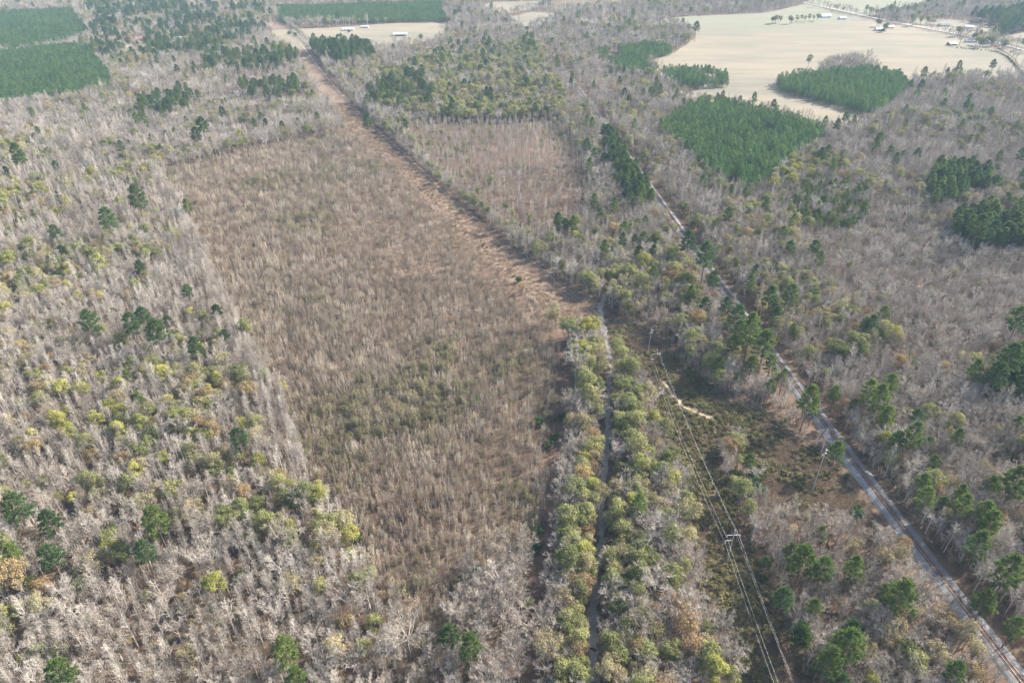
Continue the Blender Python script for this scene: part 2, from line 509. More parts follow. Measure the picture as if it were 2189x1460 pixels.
for (ax, ay), (bx, by) in zip(RAIL_D[:-1], RAIL_D[1:]):
    L = math.hypot(bx - ax, by - ay)
    d = Vector(((bx - ax) / L, (by - ay) / L, 0))
    r = Vector((d.y, -d.x, 0))
    if by > 900:
        break
    while acc < L:
        c = Vector((ax, ay, .88)) + d * acc
        p = [c - r * 1.3 - d * .12, c + r * 1.3 - d * .12, c + r * 1.3 + d * .12, c - r * 1.3 + d * .12]
        i = len(tb.v)
        tb.v += p + [q + Vector((0, 0, .10)) for q in p]
        tb.f += [(i + 4, i + 5, i + 6, i + 7)] + [(i + k, i + (k + 1) % 4, i + 4 + (k + 1) % 4, i + 4 + k) for k in range(4)]
        acc += step
    acc -= L
def child_world(o, parent):
    o.parent = parent
    o.matrix_parent_inverse = Matrix.Translation(-parent.location)
o = tb.build('ties', M['tie']); child_world(o, track)
for s in (-.7175, .7175):
    rb = MB()
    n = len(RAIL_D)
    pts = []
    for i, (x, y) in enumerate(RAIL_D):
        a, b = RAIL_D[max(i - 1, 0)], RAIL_D[min(i + 1, n - 1)]
        d = Vector((b[0] - a[0], b[1] - a[1])).normalized()
        pts.append((x + d.y * s, y - d.x * s, d))
    k0 = 0
    for x, y, d in pts:
        r = Vector((d.y, -d.x, 0)) * .075
        c = Vector((x, y, .97))
        rb.v += [c - r, c + r, c + r + Vector((0, 0, .17)), c - r + Vector((0, 0, .17))]
    for i in range(n - 1):
        for k in range(4):
            q = (k + 1) % 4
            rb.f.append((4 * i + k, 4 * i + q, 4 * i + 4 + q, 4 * i + 4 + k))
    o = rb.build('rail', M['rust_rail']); child_world(o, track)
# timber deck where the line crosses the low ground
bx0, by0 = G(1425, 455); bx1, by1 = G(1462, 508)
br = [p for p in RAIL_D if by1 - 2 < p[1] < by0 + 2]
bridge = bed('railway_bridge', br, [(-5.0, .2), (-5.0, 1.0), (-4.7, 1.0), (-4.7, .7), (-2.0, .87), (2.0, .87), (3.3, .7), (3.3, 1.0), (3.6, 1.0), (3.6, .2)], plain_mat('bridge_deck', (.27, .24, .215), .85, vary=.2, sc=.3))
tag(bridge, 'pale low railway bridge deck with kerbs where the track crosses the wood', 'bridge')

# ------------------------------------------------------------------ plant shapes
UP = Vector((0, 0, 1))
def twigs(mb, p, d, n, L, w):
    for _ in range(n):
        e = (d + rv() * .75 + UP * .25).normalized() * L * random.uniform(.6, 1.2)
        q = p
        s = e.cross(rv())
        if s.length < 1e-4: continue
        s = s.normalized() * w
        mb.tri(q - s, q + s, q + e)

def bare_tall(h=20.0, R=3.0, limbs=36, lo=.34):
    """straight leader with ascending side limbs"""
    tr, cr = MB(), MB()
    bend = Vector((random.uniform(-.5, .5), random.uniform(-.5, .5), 0))
    def axis(t): return Vector((0, 0, h * t)) + bend * math.sin(t * 2.2) * t
    tr.tube([axis(t) for t in (0, .2, .45, .7, 1)], [.20, .17, .13, .08, .025], 5)
    az = random.uniform(0, 6.28)
    for i in range(limbs):
        t = lo + (1 - lo) * (i + random.random()) / limbs * .98
        az += 2.4 + random.uniform(-.5, .5)
        u = (t - lo) / (1 - lo)
        L = R * (1.15 * (1 - u) ** .6 + .35) * random.uniform(.75, 1.15) * (1 if u > .15 else .5 + u * 3.3)
        el = math.radians(random.uniform(40, 62) + u * 12)
        d = Vector((math.cos(az) * math.cos(el), math.sin(az) * math.cos(el), math.sin(el)))
        p0 = axis(t)
        p1 = p0 + d * L * .55
        d2 = (d + UP * .35 + rv() * .15).normalized()
        p2 = p1 + d2 * L * .5
        cr.tube([p0, p1, p2], [.058, .042, .018], 3)
        for k in range(5):
            s = random.uniform(.25, 1)
            b = p0.lerp(p1, s / .55) if s < .55 else p1.lerp(p2, (s - .55) / .45)
            e = (d2 + rv() * .8 + UP * .2).normalized()
            l2 = L * .34 * random.uniform(.6, 1.2)
            b2 = b + e * l2
            s_ = e.cross(rv())
            if s_.length > 1e-4:
                s_ = s_.normalized()
                cr.quad(b - s_ * .036, b + s_ * .036, b2 + s_ * .014, b2 - s_ * .014)
            twigs(cr, b.lerp(b2, .6), e, 2, .8, .022)
            twigs(cr, b2, e, 2, .7, .026)
    return tr, cr

def bare_broad(h=17.0, R=4.4, tw=1.0):
    tr, cr = MB(), MB()
    fork = h * random.uniform(.28, .4)
    tr.tube([Vector((0, 0, 0)), Vector((.1, 0, fork * .5)), Vector((0, .1, fork)), Vector((.1, .1, h * .62))], [.34, .28, .23, .10], 5)
    n = random.randint(6, 8)
    for i in range(n):
        az = i * 6.283 / n + random.uniform(-.4, .4)
        st = Vector((0, 0, fork * random.uniform(.85, 1.5)))
        rr = R * random.uniform(.55, 1.0)
        tip = Vector((math.cos(az) * rr, math.sin(az) * rr, h * random.uniform(.72, 1.0) - (rr / R) ** 2 * h * .14))
        mid = st.lerp(tip, .5) + UP * -.3 + rv() * .5 + Vector((math.cos(az), math.sin(az), 0)) * .4
        cr.tube([st, mid, tip], [.11, .07, .022], 3)
        for j in range(9):
            s = random.uniform(.3, 1)
            b = st.lerp(mid, s * 2) if s < .5 else mid.lerp(tip, s * 2 - 1)
            d = ((tip - st).normalized() + rv() * .9 + UP * .15).normalized()
            L = R * .42 * random.uniform(.6, 1.2)
            b2 = b + d * L
            cr.tube([b, b2], [.042, .016], 3)
            for k in range(5):
                e = (d + rv() * .8).normalized()
                c = b.lerp(b2, random.uniform(.3, 1))
                c2 = c + e * L * .5
                s_ = e.cross(rv())
                if s_.length < 1e-4: continue
                s_ = s_.normalized()
                cr.quad(c - s_ * .030, c + s_ * .030, c2 + s_ * .012, c2 - s_ * .012)
                twigs(cr, c2, e, int(2 * tw), .7, .025)
                twigs(cr, c.lerp(c2, .5), e, int(2 * tw), .7, .025)
    return tr, cr

def leafy(h=14.0, R=4.0, lobes=15, per=95, size=.42, lean=.0):
    tr, cr = MB(), MB()
    top = Vector((random.uniform(-.4, .4), random.uniform(-.4, .4), h * .8))
    tr.tube([Vector((0, 0, 0)), Vector((0, 0, h * .3)), top], [.30, .24, .06], 5)
    cz = h * .60
    cs = []
    for i in range(lobes):
        u = random.uniform(-.45, 1)
        a = i * 2.4 + random.uniform(-.4, .4)
        r = math.sqrt(max(0, 1 - u * u)) * random.uniform(.5, .78)
        r *= random.choice((.8, 1.0, 1.0, 1.28))
        cs.append((Vector((math.cos(a) * r * R, math.sin(a) * r * R, cz + u * h * .27 + random.uniform(-.6, .6))), R * random.choice((.18, .24, .3, .36, .46))))
    for c, lr in cs:
        tr.tube([Vector((0, 0, h * random.uniform(.25, .5))), c * .55 + Vector((0, 0, h * .22)), c], [.11, .07, .02], 3)
        for k in range(int(per * (lr / R / .36) ** 1.6)):
            n = rv()
            if n.z < -.35: n.z *= -1
            p = c + Vector((n.x * lr, n.y * lr, n.z * lr * .82)) * random.uniform(.62, 1.22)
            nn = (n + rv() * .75).normalized()
            a = nn.cross(rv())
            if a.length < 1e-4: continue
            a = a.normalized()
            b = nn.cross(a)
            s1, s2 = size * random.uniform(.5, 1.1), size * random.uniform(.4, .8)
            cr.quad(p - a * s1, p - b * s2, p + a * s1, p + b * s2)
    return tr, cr

def tuft(cr, p, d, n, L, w):
    for _ in range(n):
        e = (d * .9 + rv()).normalized() * L * random.uniform(.65, 1.15)
        s = e.cross(rv())
        if s.length < 1e-4: continue
        s = s.normalized() * w
        q = p + rv() * L * .25
        m = q + e * .45
        cr.quad(q, m - s, q + e, m + s)

def pine(h=21.0, R=3.1, lo=.50, br=34, conic=.5, dens=11, tl=.8):
    tr, cr = MB(), MB()
    tr.tube([Vector((0, 0, 0)), Vector((.1, .05, h * .4)), Vector((0, .1, h * .75)), Vector((0, 0, h * .97))], [.26, .21, .13, .04], 5)
    az = random.uniform(0, 6)
    for i in range(br):
        u = (i + random.random()) / br
        z = h * (lo + (1 - lo) * u * .97)
        az += 2.4 + random.uniform(-.4, .4)
        prof = (math.sin(math.pi * min(1, .22 + .78 * u)) ** .7) * (1 - conic) + (1 - u) * conic * 1.25
        L = R * prof * random.uniform(.7, 1.1) + .25
        el = math.radians(random.uniform(-2, 22) + 30 * u)
        d = Vector((math.cos(az) * math.cos(el), math.sin(az) * math.cos(el), math.sin(el)))
        p0 = Vector((0, 0, z))
        p1 = p0 + d * L
        tr.tube([p0, p1], [.06, .02], 3)
        m = max(2, int(L / .8))
        for k in range(m):
            s = .35 + .65 * (k + .5 + random.uniform(-.3, .3)) / m
            side = d.cross(UP).normalized() * random.uniform(-1, 1) * L * .22
            tuft(cr, p0.lerp(p1, s) + side, (d + UP * .6).normalized(), dens, tl, tl * .13)
        tuft(cr, p1, d, dens, tl, tl * .13)
    tuft(cr, Vector((0, 0, h * .96)), UP, dens, tl, tl * .13)
    return tr, cr

def sapling(h=6.0, R=1.0, limbs=16, leaf=0, lsize=.18):
    tr, cr = MB(), MB()
    b = Vector((random.uniform(-.5, .5), random.uniform(-.5, .5), 0))
    def axis(t): return Vector((0, 0, h * t)) + b * t * t
    tr.tube([axis(0), axis(.5), axis(1)], [.085, .07, .03], 3)
    az = random.uniform(0, 6)
    for i in range(limbs):
        t = .22 + .76 * (i + random.random()) / limbs
        az += 2.4
        L = R * (1.3 - t) * random.uniform(.8, 1.3)
        el = math.radians(random.uniform(35, 60))
        d = Vector((math.cos(az) * math.cos(el), math.sin(az) * math.cos(el), math.sin(el)))
        p0 = axis(t); p1 = p0 + d * L
        s_ = d.cross(rv())
        if s_.length < 1e-4: continue
        s_ = s_.normalized()
        cr.quad(p0 - s_ * .035, p0 + s_ * .035, p1 + s_ * .012, p1 - s_ * .012)
        for q in (.4, .7, 1):
            twigs(cr, p0.lerp(p1, q), d, 2, .55, .024)
        for _ in range(leaf):
            p = p0.lerp(p1, random.uniform(.3, 1.1)) + rv() * .2
            n = rv(); a = n.cross(rv())
            if a.length < 1e-4: continue
            a = a.normalized(); c = n.cross(a)
            cr.quad(p - a * lsize, p - c * lsize * .7, p + a * lsize, p + c * lsize * .7)
    return tr, cr

def shrub(R=2.4, h=3.4, lobes=8, per=80, size=.26):
    tr, cr = MB(), MB()
    for i in range(lobes):
        a = i * 2.4 + random.uniform(-.5, .5)
        r = R * random.uniform(.1, .68)
        c = Vector((math.cos(a) * r, math.sin(a) * r, h * random.uniform(.35, .72)))
        lr = R * random.uniform(.35, .5)
        tr.tube([Vector((0, 0, 0)), c * .5, c], [.08, .05, .02], 3)
        for k in range(per):
            n = rv()
            p = c + n * lr * random.uniform(.75, 1.08)
            if p.z < .05: p.z = .05 + random.random() * .3
            nn = (n + rv() * .8).normalized()
            b = nn.cross(rv())
            if b.length < 1e-4: continue
            b = b.normalized(); d = nn.cross(b)
            s = size * random.uniform(.6, 1.2)
            cr.quad(p - b * s, p - d * s * .7, p + b * s, p + d * s * .7)
    return tr, cr

def tuft_patch(R=1.6, h=.9, n=70, w=.10):
    cr = MB()
    for _ in range(n):
        a, r = random.uniform(0, 6.28), R * math.sqrt(random.random())
        p = Vector((math.cos(a) * r, math.sin(a) * r, -.05))
        e = (UP * 1.1 + rv() * .8)
        if e.z < .2: e.z = .3
        e = e.normalized() * h * random.uniform(.5, 1.2)
        s = e.cross(rv())
        if s.length < 1e-4: continue
        s = s.normalized() * w
        cr.quad(p - s, p + s, p + e * .6 + s * 1.2, p + e)
    return cr

def merged(mbs_mats, name):
    """one mesh from several shapes, each with its own material"""
    vs, fs, mi, mats = [], [], [], []
    for mb_, mt in mbs_mats:
        if mt not in mats: mats.append(mt)
        o_ = len(vs)
        vs += [tuple(p) for p in mb_.v]
        fs += [tuple(i + o_ for i in f) for f in mb_.f]
        mi += [mats.index(mt)] * len(mb_.f)
    me = bpy.data.meshes.new(name)
    me.from_pydata(vs, [], fs)
    for m_ in mats: me.materials.append(m_)
    me.polygons.foreach_set('material_index', mi)
    me.update()
    return me

def group_shift(parts, off, s=1.0):
    out = []
    for mb_, mt in parts:
        n = MB()
        n.v = [Vector(p) * s + off for p in mb_.v]
        n.f = list(mb_.f)
        out.append((n, mt))
    return out

# species: list of (trunk mesh, crown mesh, joined mesh), nominal crown radius, crown centre height
SP_ = {}
def species(key, gen, n, trunk_mat, crown_mat, R, cz):
    lst = []
    for i in range(n):
        tr, cr = gen()
        lst.append((tr.mesh(key + '_trunk', M[trunk_mat]), cr.mesh(key + '_crown', M[crown_mat]), merged([(tr, M[trunk_mat]), (cr, M[crown_mat])], key)))
    SP_[key] = (lst, R, cz)
species('bare_pale', lambda: bare_tall(random.uniform(14, 18), random.uniform(1.9, 2.6), 34, .30), 8, 'pale_bark', 'pale_bark', 2.4, 9)
species('bare_pale_broad', lambda: bare_broad(random.uniform(12.5, 15.5), random.uniform(3.0, 3.8)), 6, 'pale_bark', 'pale_bark', 3.4, 9)
species('bare_grey', lambda: bare_broad(random.uniform(12, 16), random.uniform(3.2, 4.1), 1.5), 6, 'grey_bark', 'grey_bark', 3.7, 9.5)
species('bare_grey_tall', lambda: bare_tall(random.uniform(14, 18), random.uniform(2.4, 3.0), 30, .28), 4, 'grey_bark', 'grey_bark', 2.7, 9)
species('olive', lambda: leafy(random.uniform(13, 16), random.uniform(3.6, 4.4), 24, random.choice((80, 120, 165, 165)), .27), 8, 'trunk_bark', 'olive_leaf', 4.5, 9)
species('yellow', lambda: leafy(random.uniform(13, 16), random.uniform(3.4, 4.2), 24, random.choice((110, 165)), .27), 4, 'trunk_bark', 'yellow_leaf', 4.3, 9)
species('amber', lambda: leafy(random.uniform(12, 15), random.uniform(3.4, 4.2), 22, 105, .25), 4, 'trunk_bark', 'amber_leaf', 4.2, 9)
species('tan', lambda: leafy(random.uniform(13, 16), random.uniform(3.4, 4.2), 22, random.choice((60, 95)), .24), 5, 'grey_bark', 'tan_leaf', 3.8, 9)
species('pine_dark', lambda: pine(random.uniform(19, 22), random.uniform(3.1, 3.7), .52, 46, .3, 20, .85), 5, 'pine_bark', 'dark_pine', 3.9, 15.5)
species('pine_bright', lambda: pine(random.uniform(18, 22), random.uniform(3.0, 3.6), .47, 46, .35, 20, .85), 5, 'pine_bark', 'bright_pine', 3.8, 15)
species('pine_plant', lambda: pine(random.uniform(12.5, 14.0), random.uniform(2.4, 2.9), .25, 26, .45, 10, .95), 5, 'pine_bark', 'plantation', 2.0, 8)
species('evergreen', lambda: shrub(random.uniform(2.1, 2.6), random.uniform(3.2, 4.2)), 4, 'trunk_bark', 'evergreen_leaf', 2.3, 2.0)
species('sap_brown', lambda: sapling(random.uniform(5, 7.5), random.uniform(.9, 1.3), 16, 0), 6, 'pale_stem', 'brown_twig', 1.1, 4)
species('sap_green', lambda: sapling(random.uniform(4.5, 6.5), random.uniform(1.0, 1.4), 14, 7, .2), 4, 'pale_stem', 'young_leaf', 1.2, 3.6)

def sap_clump(n, leafy_share, leafm='young_leaf', spread=2.7):
    parts = []
    for _ in range(n):
        a, r = random.uniform(0, 6.28), spread * math.sqrt(random.random())
        lf = random.random() < leafy_share
        hh = random.uniform(2.6, 6.6)
        tr, cr = sapling(hh, random.uniform(.9, 1.4), 13, 6 if lf else 0, .17)
        parts += group_shift([(tr, M['pale_stem']), (cr, M[leafm] if lf else M['brown_twig'])], Vector((math.cos(a) * r, math.sin(a) * r, 0)))
    return merged(parts, 'young_thicket')
THICKET = [sap_clump(11, 0), sap_clump(11, 0), sap_clump(11, .3, 'rusty_leaf'), sap_clump(11, .22), sap_clump(11, .5), sap_clump(10, .95)]
GRASS = [tuft_patch(random.uniform(1.7, 2.3), random.uniform(.45, .75), 110, .07).mesh('dry_grass', M['dry_grass']) for _ in range(4)]
BRAMBLE = []
for _ in range(4):
    tr, cr = shrub(random.uniform(1.1, 1.5), random.uniform(1.0, 1.5), 5, 34, .20)
    BRAMBLE.append(cr.mesh('bramble', M['bramble']))
def clump_of(key, n, spread):
    """several trees standing together, for far woods"""
    lst = SP_[key][0]
    return lst

# ------------------------------------------------------------------ explicit plants read off the photograph: x y crown-radius, per kind
EXPL = {
 'pine_dark': """399 616 14,463 664 13,193 696 20,305 678 20,282 701 20,357 683 12,336 718 24,480 715 11,416 738 18,508 936 22,299 572 13,114 490 14,
   300 448 22,235 484 22,46 352 18,435 280 18,420 292 12,39 1094 30,104 1111 26,307 1178 25,101 1178 27,1638 1201 13,1960 889 17,1554 648 17,1638 641 24,1665 658 18,1691 634 19,
   1504 571 22,1470 527 19,1527 594 18,2171 698 24,2088 503 20,1716 1349 22,1675 1279 25,1790 268 9,1488 66 9,787 268 12,2148 792 34,2171 770 26,2130 815 22,1577 678 20,1826 1336 22""",
 'pine_bright': """295 851 16,270 802 12,334 1118 31,27 1185 22,609 1393 32,631 1440 25,131 1446 36,242 1129 10,493 1010 13,1364 1084 20,1692 1175 20,1715 1201 33,1765 1205 27,1824 1218 24,
   1739 1302 20,1925 1275 36,1718 1352 24,1812 1383 37,1772 1418 33,1755 1141 15,1977 1024 21,1983 1057 23,2020 1071 18,2054 1054 18,2060 1084 23,2111 1087 25,2121 1111 26,2165 1044 31,
   2091 1165 26,2148 1238 34,2114 1272 28,2175 1332 23,1997 987 16,1594 597 15,1598 735 27,1634 745 27,1651 762 20,1698 691 14,1567 738 17,1678 795 15,1728 862 25,1792 956 21,1785 822 18,
   1859 836 21,1876 862 25,1829 856 14,1900 883 20,1906 815 19,1893 903 16,1953 936 24,1648 822 13,1594 691 16,1610 770 18,1740 870 14""",
 'olive': """383 789 17,322 540 30,255 527 26,215 569 20,128 581 16,70 522 22,20 554 18,134 730 15,164 737 15,188 545 16,285 611 16,144 799 16,171 815 15,265 872 16,181 946 22,453 792 18,466 842 16,446 866 16,
   292 909 18,315 943 18,406 960 25,527 815 18,564 805 18,518 693 9,50 624 14,564 1118 30,13 1057 20,54 1044 16,272 1071 17,168 1255 20,507 1309 14,517 1225 15,124 1386 20,81 1396 20,64 1329 14,312 1275 16,685 1252 25,
   300 318 24,270 330 20,325 322 16,85 372 28,95 330 22,40 345 20,
   1230 1044 28,1203 1084 20,1213 1114 29,1210 1138 26,1213 1205 33,1230 1299 24,1240 1326 18,1206 1433 33,1223 1413 22,1129 1289 14,1320 1094 25,1334 1138 27,1347 1188 25,1320 1165 20,1361 1034 20,1394 1067 20,1398 1003 22,
   1216 701 24,1253 822 26,1280 829 16,1260 852 26,1330 758 22,1344 782 32,1330 825 24,1340 862 34,1361 906 32,1361 960 30,1388 970 24,1337 577 34,1374 611 22,1404 517 22,1428 547 20,1441 574 18,
   787 1228 22,760 1248 24,800 1332 24,1467 1067 22,1728 755 22,1524 779 25,1534 802 20,1792 748 23,1829 738 27,1842 752 20,1846 910 15,1477 624 28,1490 641 20,1467 594 18,1984 893 18,1730 130 8,1665 38 12,1692 40 8,1880 46 9,1894 56 8,2095 84 12,2120 86 12,2005 34 16,1860 18 13,1880 24 13,1900 18 14,1914 32 12,1932 25 14,1960 36 16,1975 40 14,1992 42 13,2050 66 8,2086 76 9,2100 88 10,2116 80 13,2132 78 12,2150 90 10,1655 40 9,1705 38 5,1714 37 4,1722 38 5,1731 36 5,1740 37 4,1749 35 5""",
 'yellow': """349 802 22,356 787 16,10 628 14,215 812 16,258 825 18,232 866 20,134 909 20,151 930 20,69 933 16,144 876 15,28 782 14,604 829 12,460 1252 30,96 1030 18,158 1064 15,128 1064 14,50 1410 15,777 1383 24,1257 698 28,1243 745 29,1247 1178 27,1374 567 20,1398 896 22,1438 1030 22,
   1524 1436 35,2128 916 14,2027 920 16,1690 385 20,1700 355 20,1735 350 18,1610 440 26,1655 400 14""",
 'amber': """272 631 13,431 597 12,205 770 11,419 886 18,27 1245 38,90 1250 26,396 1249 18,389 1279 16,423 1225 12,460 1353 18,446 1322 16,413 1332 16,268 1369 16,312 1446 18,13 1342 18,740 1326 26,740 1390 20,725 1342 18,721 1443 20,817 1269 11,1260 1138 18,1267 933 23,
   1310 731 14,1311 494 18,1116 614 9,1923 782 23,2031 846 18,1487 688 24,2017 1319 30,455 1240 12""",
 'tan': """144 648 14,198 1205 22,698 1151 29,336 1054 20,195 1094 18,399 1403 24,621 1249 24,678 1205 18,715 1389 28,1284 1050 22,1470 1104 29,1896 1356 24,1166 1386 34,1183 668 24,1280 760 18,1275 700 12,1307 1430 46""",
 'bare_pale_broad': """604 1158 30,443 1114 28,1092 1178 38,784 1265 28,871 1369 38,824 1383 30,972 1416 30,1206 1248 28,1069 1245 28,1102 1225 28,1129 1332 28,1109 1416 28,1072 1420 24,1032 1373 30,1029 1282 24,1096 1282 26,1233 782 26,640 1075 24""",
 'bare_grey': """1374 1332 34,1418 1155 42,1381 1114 24,1327 1262 28,1400 1250 34,1440 1300 34,1858 117 7,2055 84 12,1620 1120 20,1720 1100 22,1800 1150 24""",
 'evergreen': """1112 775 8,1151 900 14,1018 857 10,1109 598 9,1150 1134 14,1146 1161 16,1140 1180 12,988 1238 16,1015 1212 14,898 1084 10,351 1374 14,1591 1054 20,1571 1020 30,1611 1017 22,1621 1044 18,1832 1101 20,1811 1017 8,2047 1349 18,
   2014 869 14,2141 963 22,2160 985 16,2135 955 14,1170 950 12,1185 935 14,1200 890 12,770 1150 10,618 72 7,632 74 5,722 77 5,745 67 4,1888 65 6""",
}
WORD = {'pine_dark': 'dark green', 'pine_bright': 'bright green', 'olive': 'olive green', 'yellow': 'yellow green', 'amber': 'orange brown', 'tan': 'pale tan', 'bare_pale_broad': 'pale leafless', 'bare_grey': 'grey leafless', 'bare_pale': 'pale leafless', 'bare_grey_tall': 'slim grey leafless', 'evergreen': 'dark green', 'pine_plant': 'plantation', 'sap_brown': 'brown leafless', 'sap_green': 'greenish'}
NAME = {'pine_dark': 'pine_tree', 'pine_bright': 'pine_tree', 'pine_plant': 'pine_tree', 'olive': 'leafy_tree', 'yellow': 'leafy_tree', 'amber': 'leafy_tree', 'tan': 'leafy_tree',
        'bare_pale_broad': 'bare_tree', 'bare_pale': 'bare_tree', 'bare_grey': 'bare_tree', 'bare_grey_tall': 'bare_tree', 'evergreen': 'evergreen_shrub', 'sap_brown': 'sapling', 'sap_green': 'sapling'}
CAT = {'pine_tree': 'pine', 'leafy_tree': 'tree', 'bare_tree': 'tree', 'evergreen_shrub': 'shrub', 'sapling': 'sapling'}

AREAS = [  # zones with their own mix; crown-top outlines are unprojected at the canopy height given
 ('plantation', 12, [(0, 20), (150, 12), (165, 30), (172, 48), (190, 66), (150, 80), (60, 98), (-80, 106), (-160, 30)]),
 ('plantation', 12, [(-160, 118), (0, 108), (60, 100), (140, 92), (195, 94), (206, 120), (235, 150), (238, 178), (150, 192), (65, 205), (0, 215), (-160, 240)]),
 ('plantation', 12, [(590, 9), (700, 6), (880, 0), (940, -4), (957, 36), (870, 36), (760, 38), (700, 40), (656, 34), (640, 40), (600, 38)]),
 ('plantation', 13, [(1405, 255), (1450, 228), (1495, 206), (1540, 203), (1640, 226), (1775, 266), (1752, 288), (1700, 320), (1645, 368), (1592, 398), (1562, 388), (1520, 350), (1480, 320)]),
 ('plantation', 13, [(1662, 160), (1700, 150), (1800, 143), (1860, 138), (1930, 150), (1946, 172), (1930, 190), (1895, 214), (1868, 228), (1780, 205), (1700, 185), (1668, 175)]),
 ('plantation', 14, [(1415, 140), (1470, 138), (1520, 140), (1555, 148), (1558, 166), (1520, 168), (1470, 170), (1430, 160)]),
 ('plantation', 13, [(1275, 102), (1330, 92), (1420, 88), (1440, 100), (1395, 112), (1380, 128), (1405, 150), (1350, 146), (1300, 128)]),
 ('pine_mix', 14, [(2005, 345), (2060, 345), (2130, 370), (2150, 385), (2110, 395), (2065, 402), (2050, 425), (2000, 420), (1985, 395)]),
 ('pine_mix', 14, [(2040, 455), (2110, 445), (2189, 440), (2300, 445), (2300, 510), (2189, 510), (2100, 510), (2040, 480)]),
 ('pine_young', 10, [(1690, 400), (1760, 380), (1860, 395), (1855, 440), (1830, 480), (1750, 480), (1680, 460)]),
 ('pine_mix', 16, [(1285, 265), (1302, 265), (1352, 330), (1402, 405), (1388, 420), (1340, 410), (1322, 360), (1290, 290)]),
 ('pine_mix', 14, [(2100, 780), (2189, 765), (2300, 760), (2300, 840), (2189, 830), (2120, 820)]),
 ('pine_part', 15, [(300, 205), (400, 185), (425, 200), (350, 240), (300, 235)]),
 ('pine_part', 15, [(430, 108), (620, 98), (640, 132), (450, 145)]),
 ('pine_mix', 15, [(650, 85), (790, 88), (800, 112), (730, 128), (660, 100)]),
 ('pine_part', 15, [(780, 180), (900, 148), (920, 200), (800, 215)]),
 ('pine_part', 15, [(510, 172), (640, 165), (640, 195), (520, 200)]),
 ('pine_part', 15, [(180, 0), (400, -4), (400, 24), (190, 26)]),
 ('pine_mix', 15, [(2030, 32), (2189, 20), (2300, 20), (2300, 66), (2189, 68), (2060, 52)]),
 ('pine_part', 15, [(350, 70), (470, 68), (480, 110), (290, 112)]),
 ('olive_wood', 14, [(800, 150), (900, 110), (1000, 90), (1130, 82), (1165, 110), (1205, 190), (1205, 230), (1050, 240), (930, 236), (820, 215)]),
 ('regrowth', 3, [(345, 362), (560, 310), (770, 272), (800, 300), (870, 370), (960, 440), (1080, 565), (1165, 640), (1205, 690), (1205, 860), (1192, 960), (1170, 1080), (1150, 1180),
                  (1000, 1190), (985, 1290), (930, 1400), (860, 1400), (850, 1300), (760, 1200), (745, 1120), (660, 1000), (600, 830), (520, 700), (450, 560), (390, 430)]),
 ('young_wood', 6, [(850, 262), (1000, 243), (1180, 238), (1230, 300), (1262, 400), (1245, 470), (1130, 512), (1060, 472), (940, 372)]),
 ('leftwood', 10, [(-300, 330), (0, 300), (200, 320), (345, 362), (390, 430), (450, 560), (520, 700), (600, 830), (660, 1000), (745, 1120), (760, 1200), (860, 1320), (870, 1400), (930, 1410), (900, 1700), (-900, 1700)]),
 ('thicket', 5, [(1700, 500), (1900, 470), (2189, 520), (2300, 560), (2300, 690), (2100, 720), (2000, 800), (1880, 690), (1760, 600)]),
 ('creekwood', 8, [(1205, 690), (1290, 680), (1340, 720), (1400, 830), (1440, 960), (1500, 1100), (1510, 1200), (1580, 1380), (1640, 1700), (1080, 1700), (1140, 1200), (1200, 900)]),
 ('fieldwood', 11, [(1745, 140), (1775, 122), (1830, 115), (1858, 122), (1885, 136), (1880, 150), (1750, 152)]),
 ('villagewood', 12, [(190, 20), (560, 10), (570, 70), (430, 105), (240, 140), (200, 100)]),
]
AREAS_W = [(k, poly_w(p, z)) for k, z, p in AREAS]
COVER_W = [w for k, w in AREAS_W if k in ('plantation', 'fieldwood')]
# chance of each species, by zone
MIX = {
 'plantation': [('pine_plant', .97), ('bare_grey', .03)],
 'pine_mix': [('pine_dark', .42), ('pine_bright', .38), ('bare_grey', .15), ('olive', .05)],
 'pine_young': [('pine_bright', .66), ('bare_grey', .26), ('olive', .08)],
 'pine_part': [('pine_dark', .15), ('pine_bright', .16), ('bare_grey', .49), ('olive', .20)],
 'olive_wood': [('olive', .40), ('pine_dark', .03), ('yellow', .05), ('tan', .14), ('bare_grey', .36)],
 'regrowth': [],
 'young_wood': [('bare_grey_tall', .78), ('olive', .09), ('bare_grey', .10), ('tan', .03)],
 'leftwood': [('bare_pale', .50), ('bare_pale_broad', .30), ('olive', .11), ('yellow', .045), ('amber', .035), ('tan', .075), ('pine_dark', .002)],
 'thicket': [('bare_grey', .88), ('bare_grey_tall', .08), ('tan', .02), ('olive', .02)],
 'creekwood': [('bare_grey', .62), ('bare_pale_broad', .12), ('olive', .14), ('tan', .09), ('amber', .03)],
 'villagewood': [('bare_grey', .42), ('tan', .18), ('amber', .10), ('olive', .14), ('pine_dark', .16)],
 'fieldwood': [('bare_grey', .95), ('tan', .05)],
 'default': [('bare_grey', .54), ('bare_grey_tall', .20), ('olive', .10), ('tan', .08), ('yellow', .01), ('amber', .02), ('pine_dark', .008), ('pine_bright', .010)],
}
ORD = ['', 'second', 'third', 'fourth', 'fifth', 'sixth', 'seventh', 'eighth', 'ninth', 'tenth', 'eleventh', 'twelfth', 'thirteenth', 'fourteenth', 'fifteenth', 'sixteenth', 'seventeenth', 'eighteenth',
       'nineteenth', 'twentieth']

FIELD_W = [poly_w(p) for _, p in FIELDS.values()]
CORR_W, ROW_W, BR2_W = poly_w(CORR), poly_w(ROW), poly_w(BRUSH2)

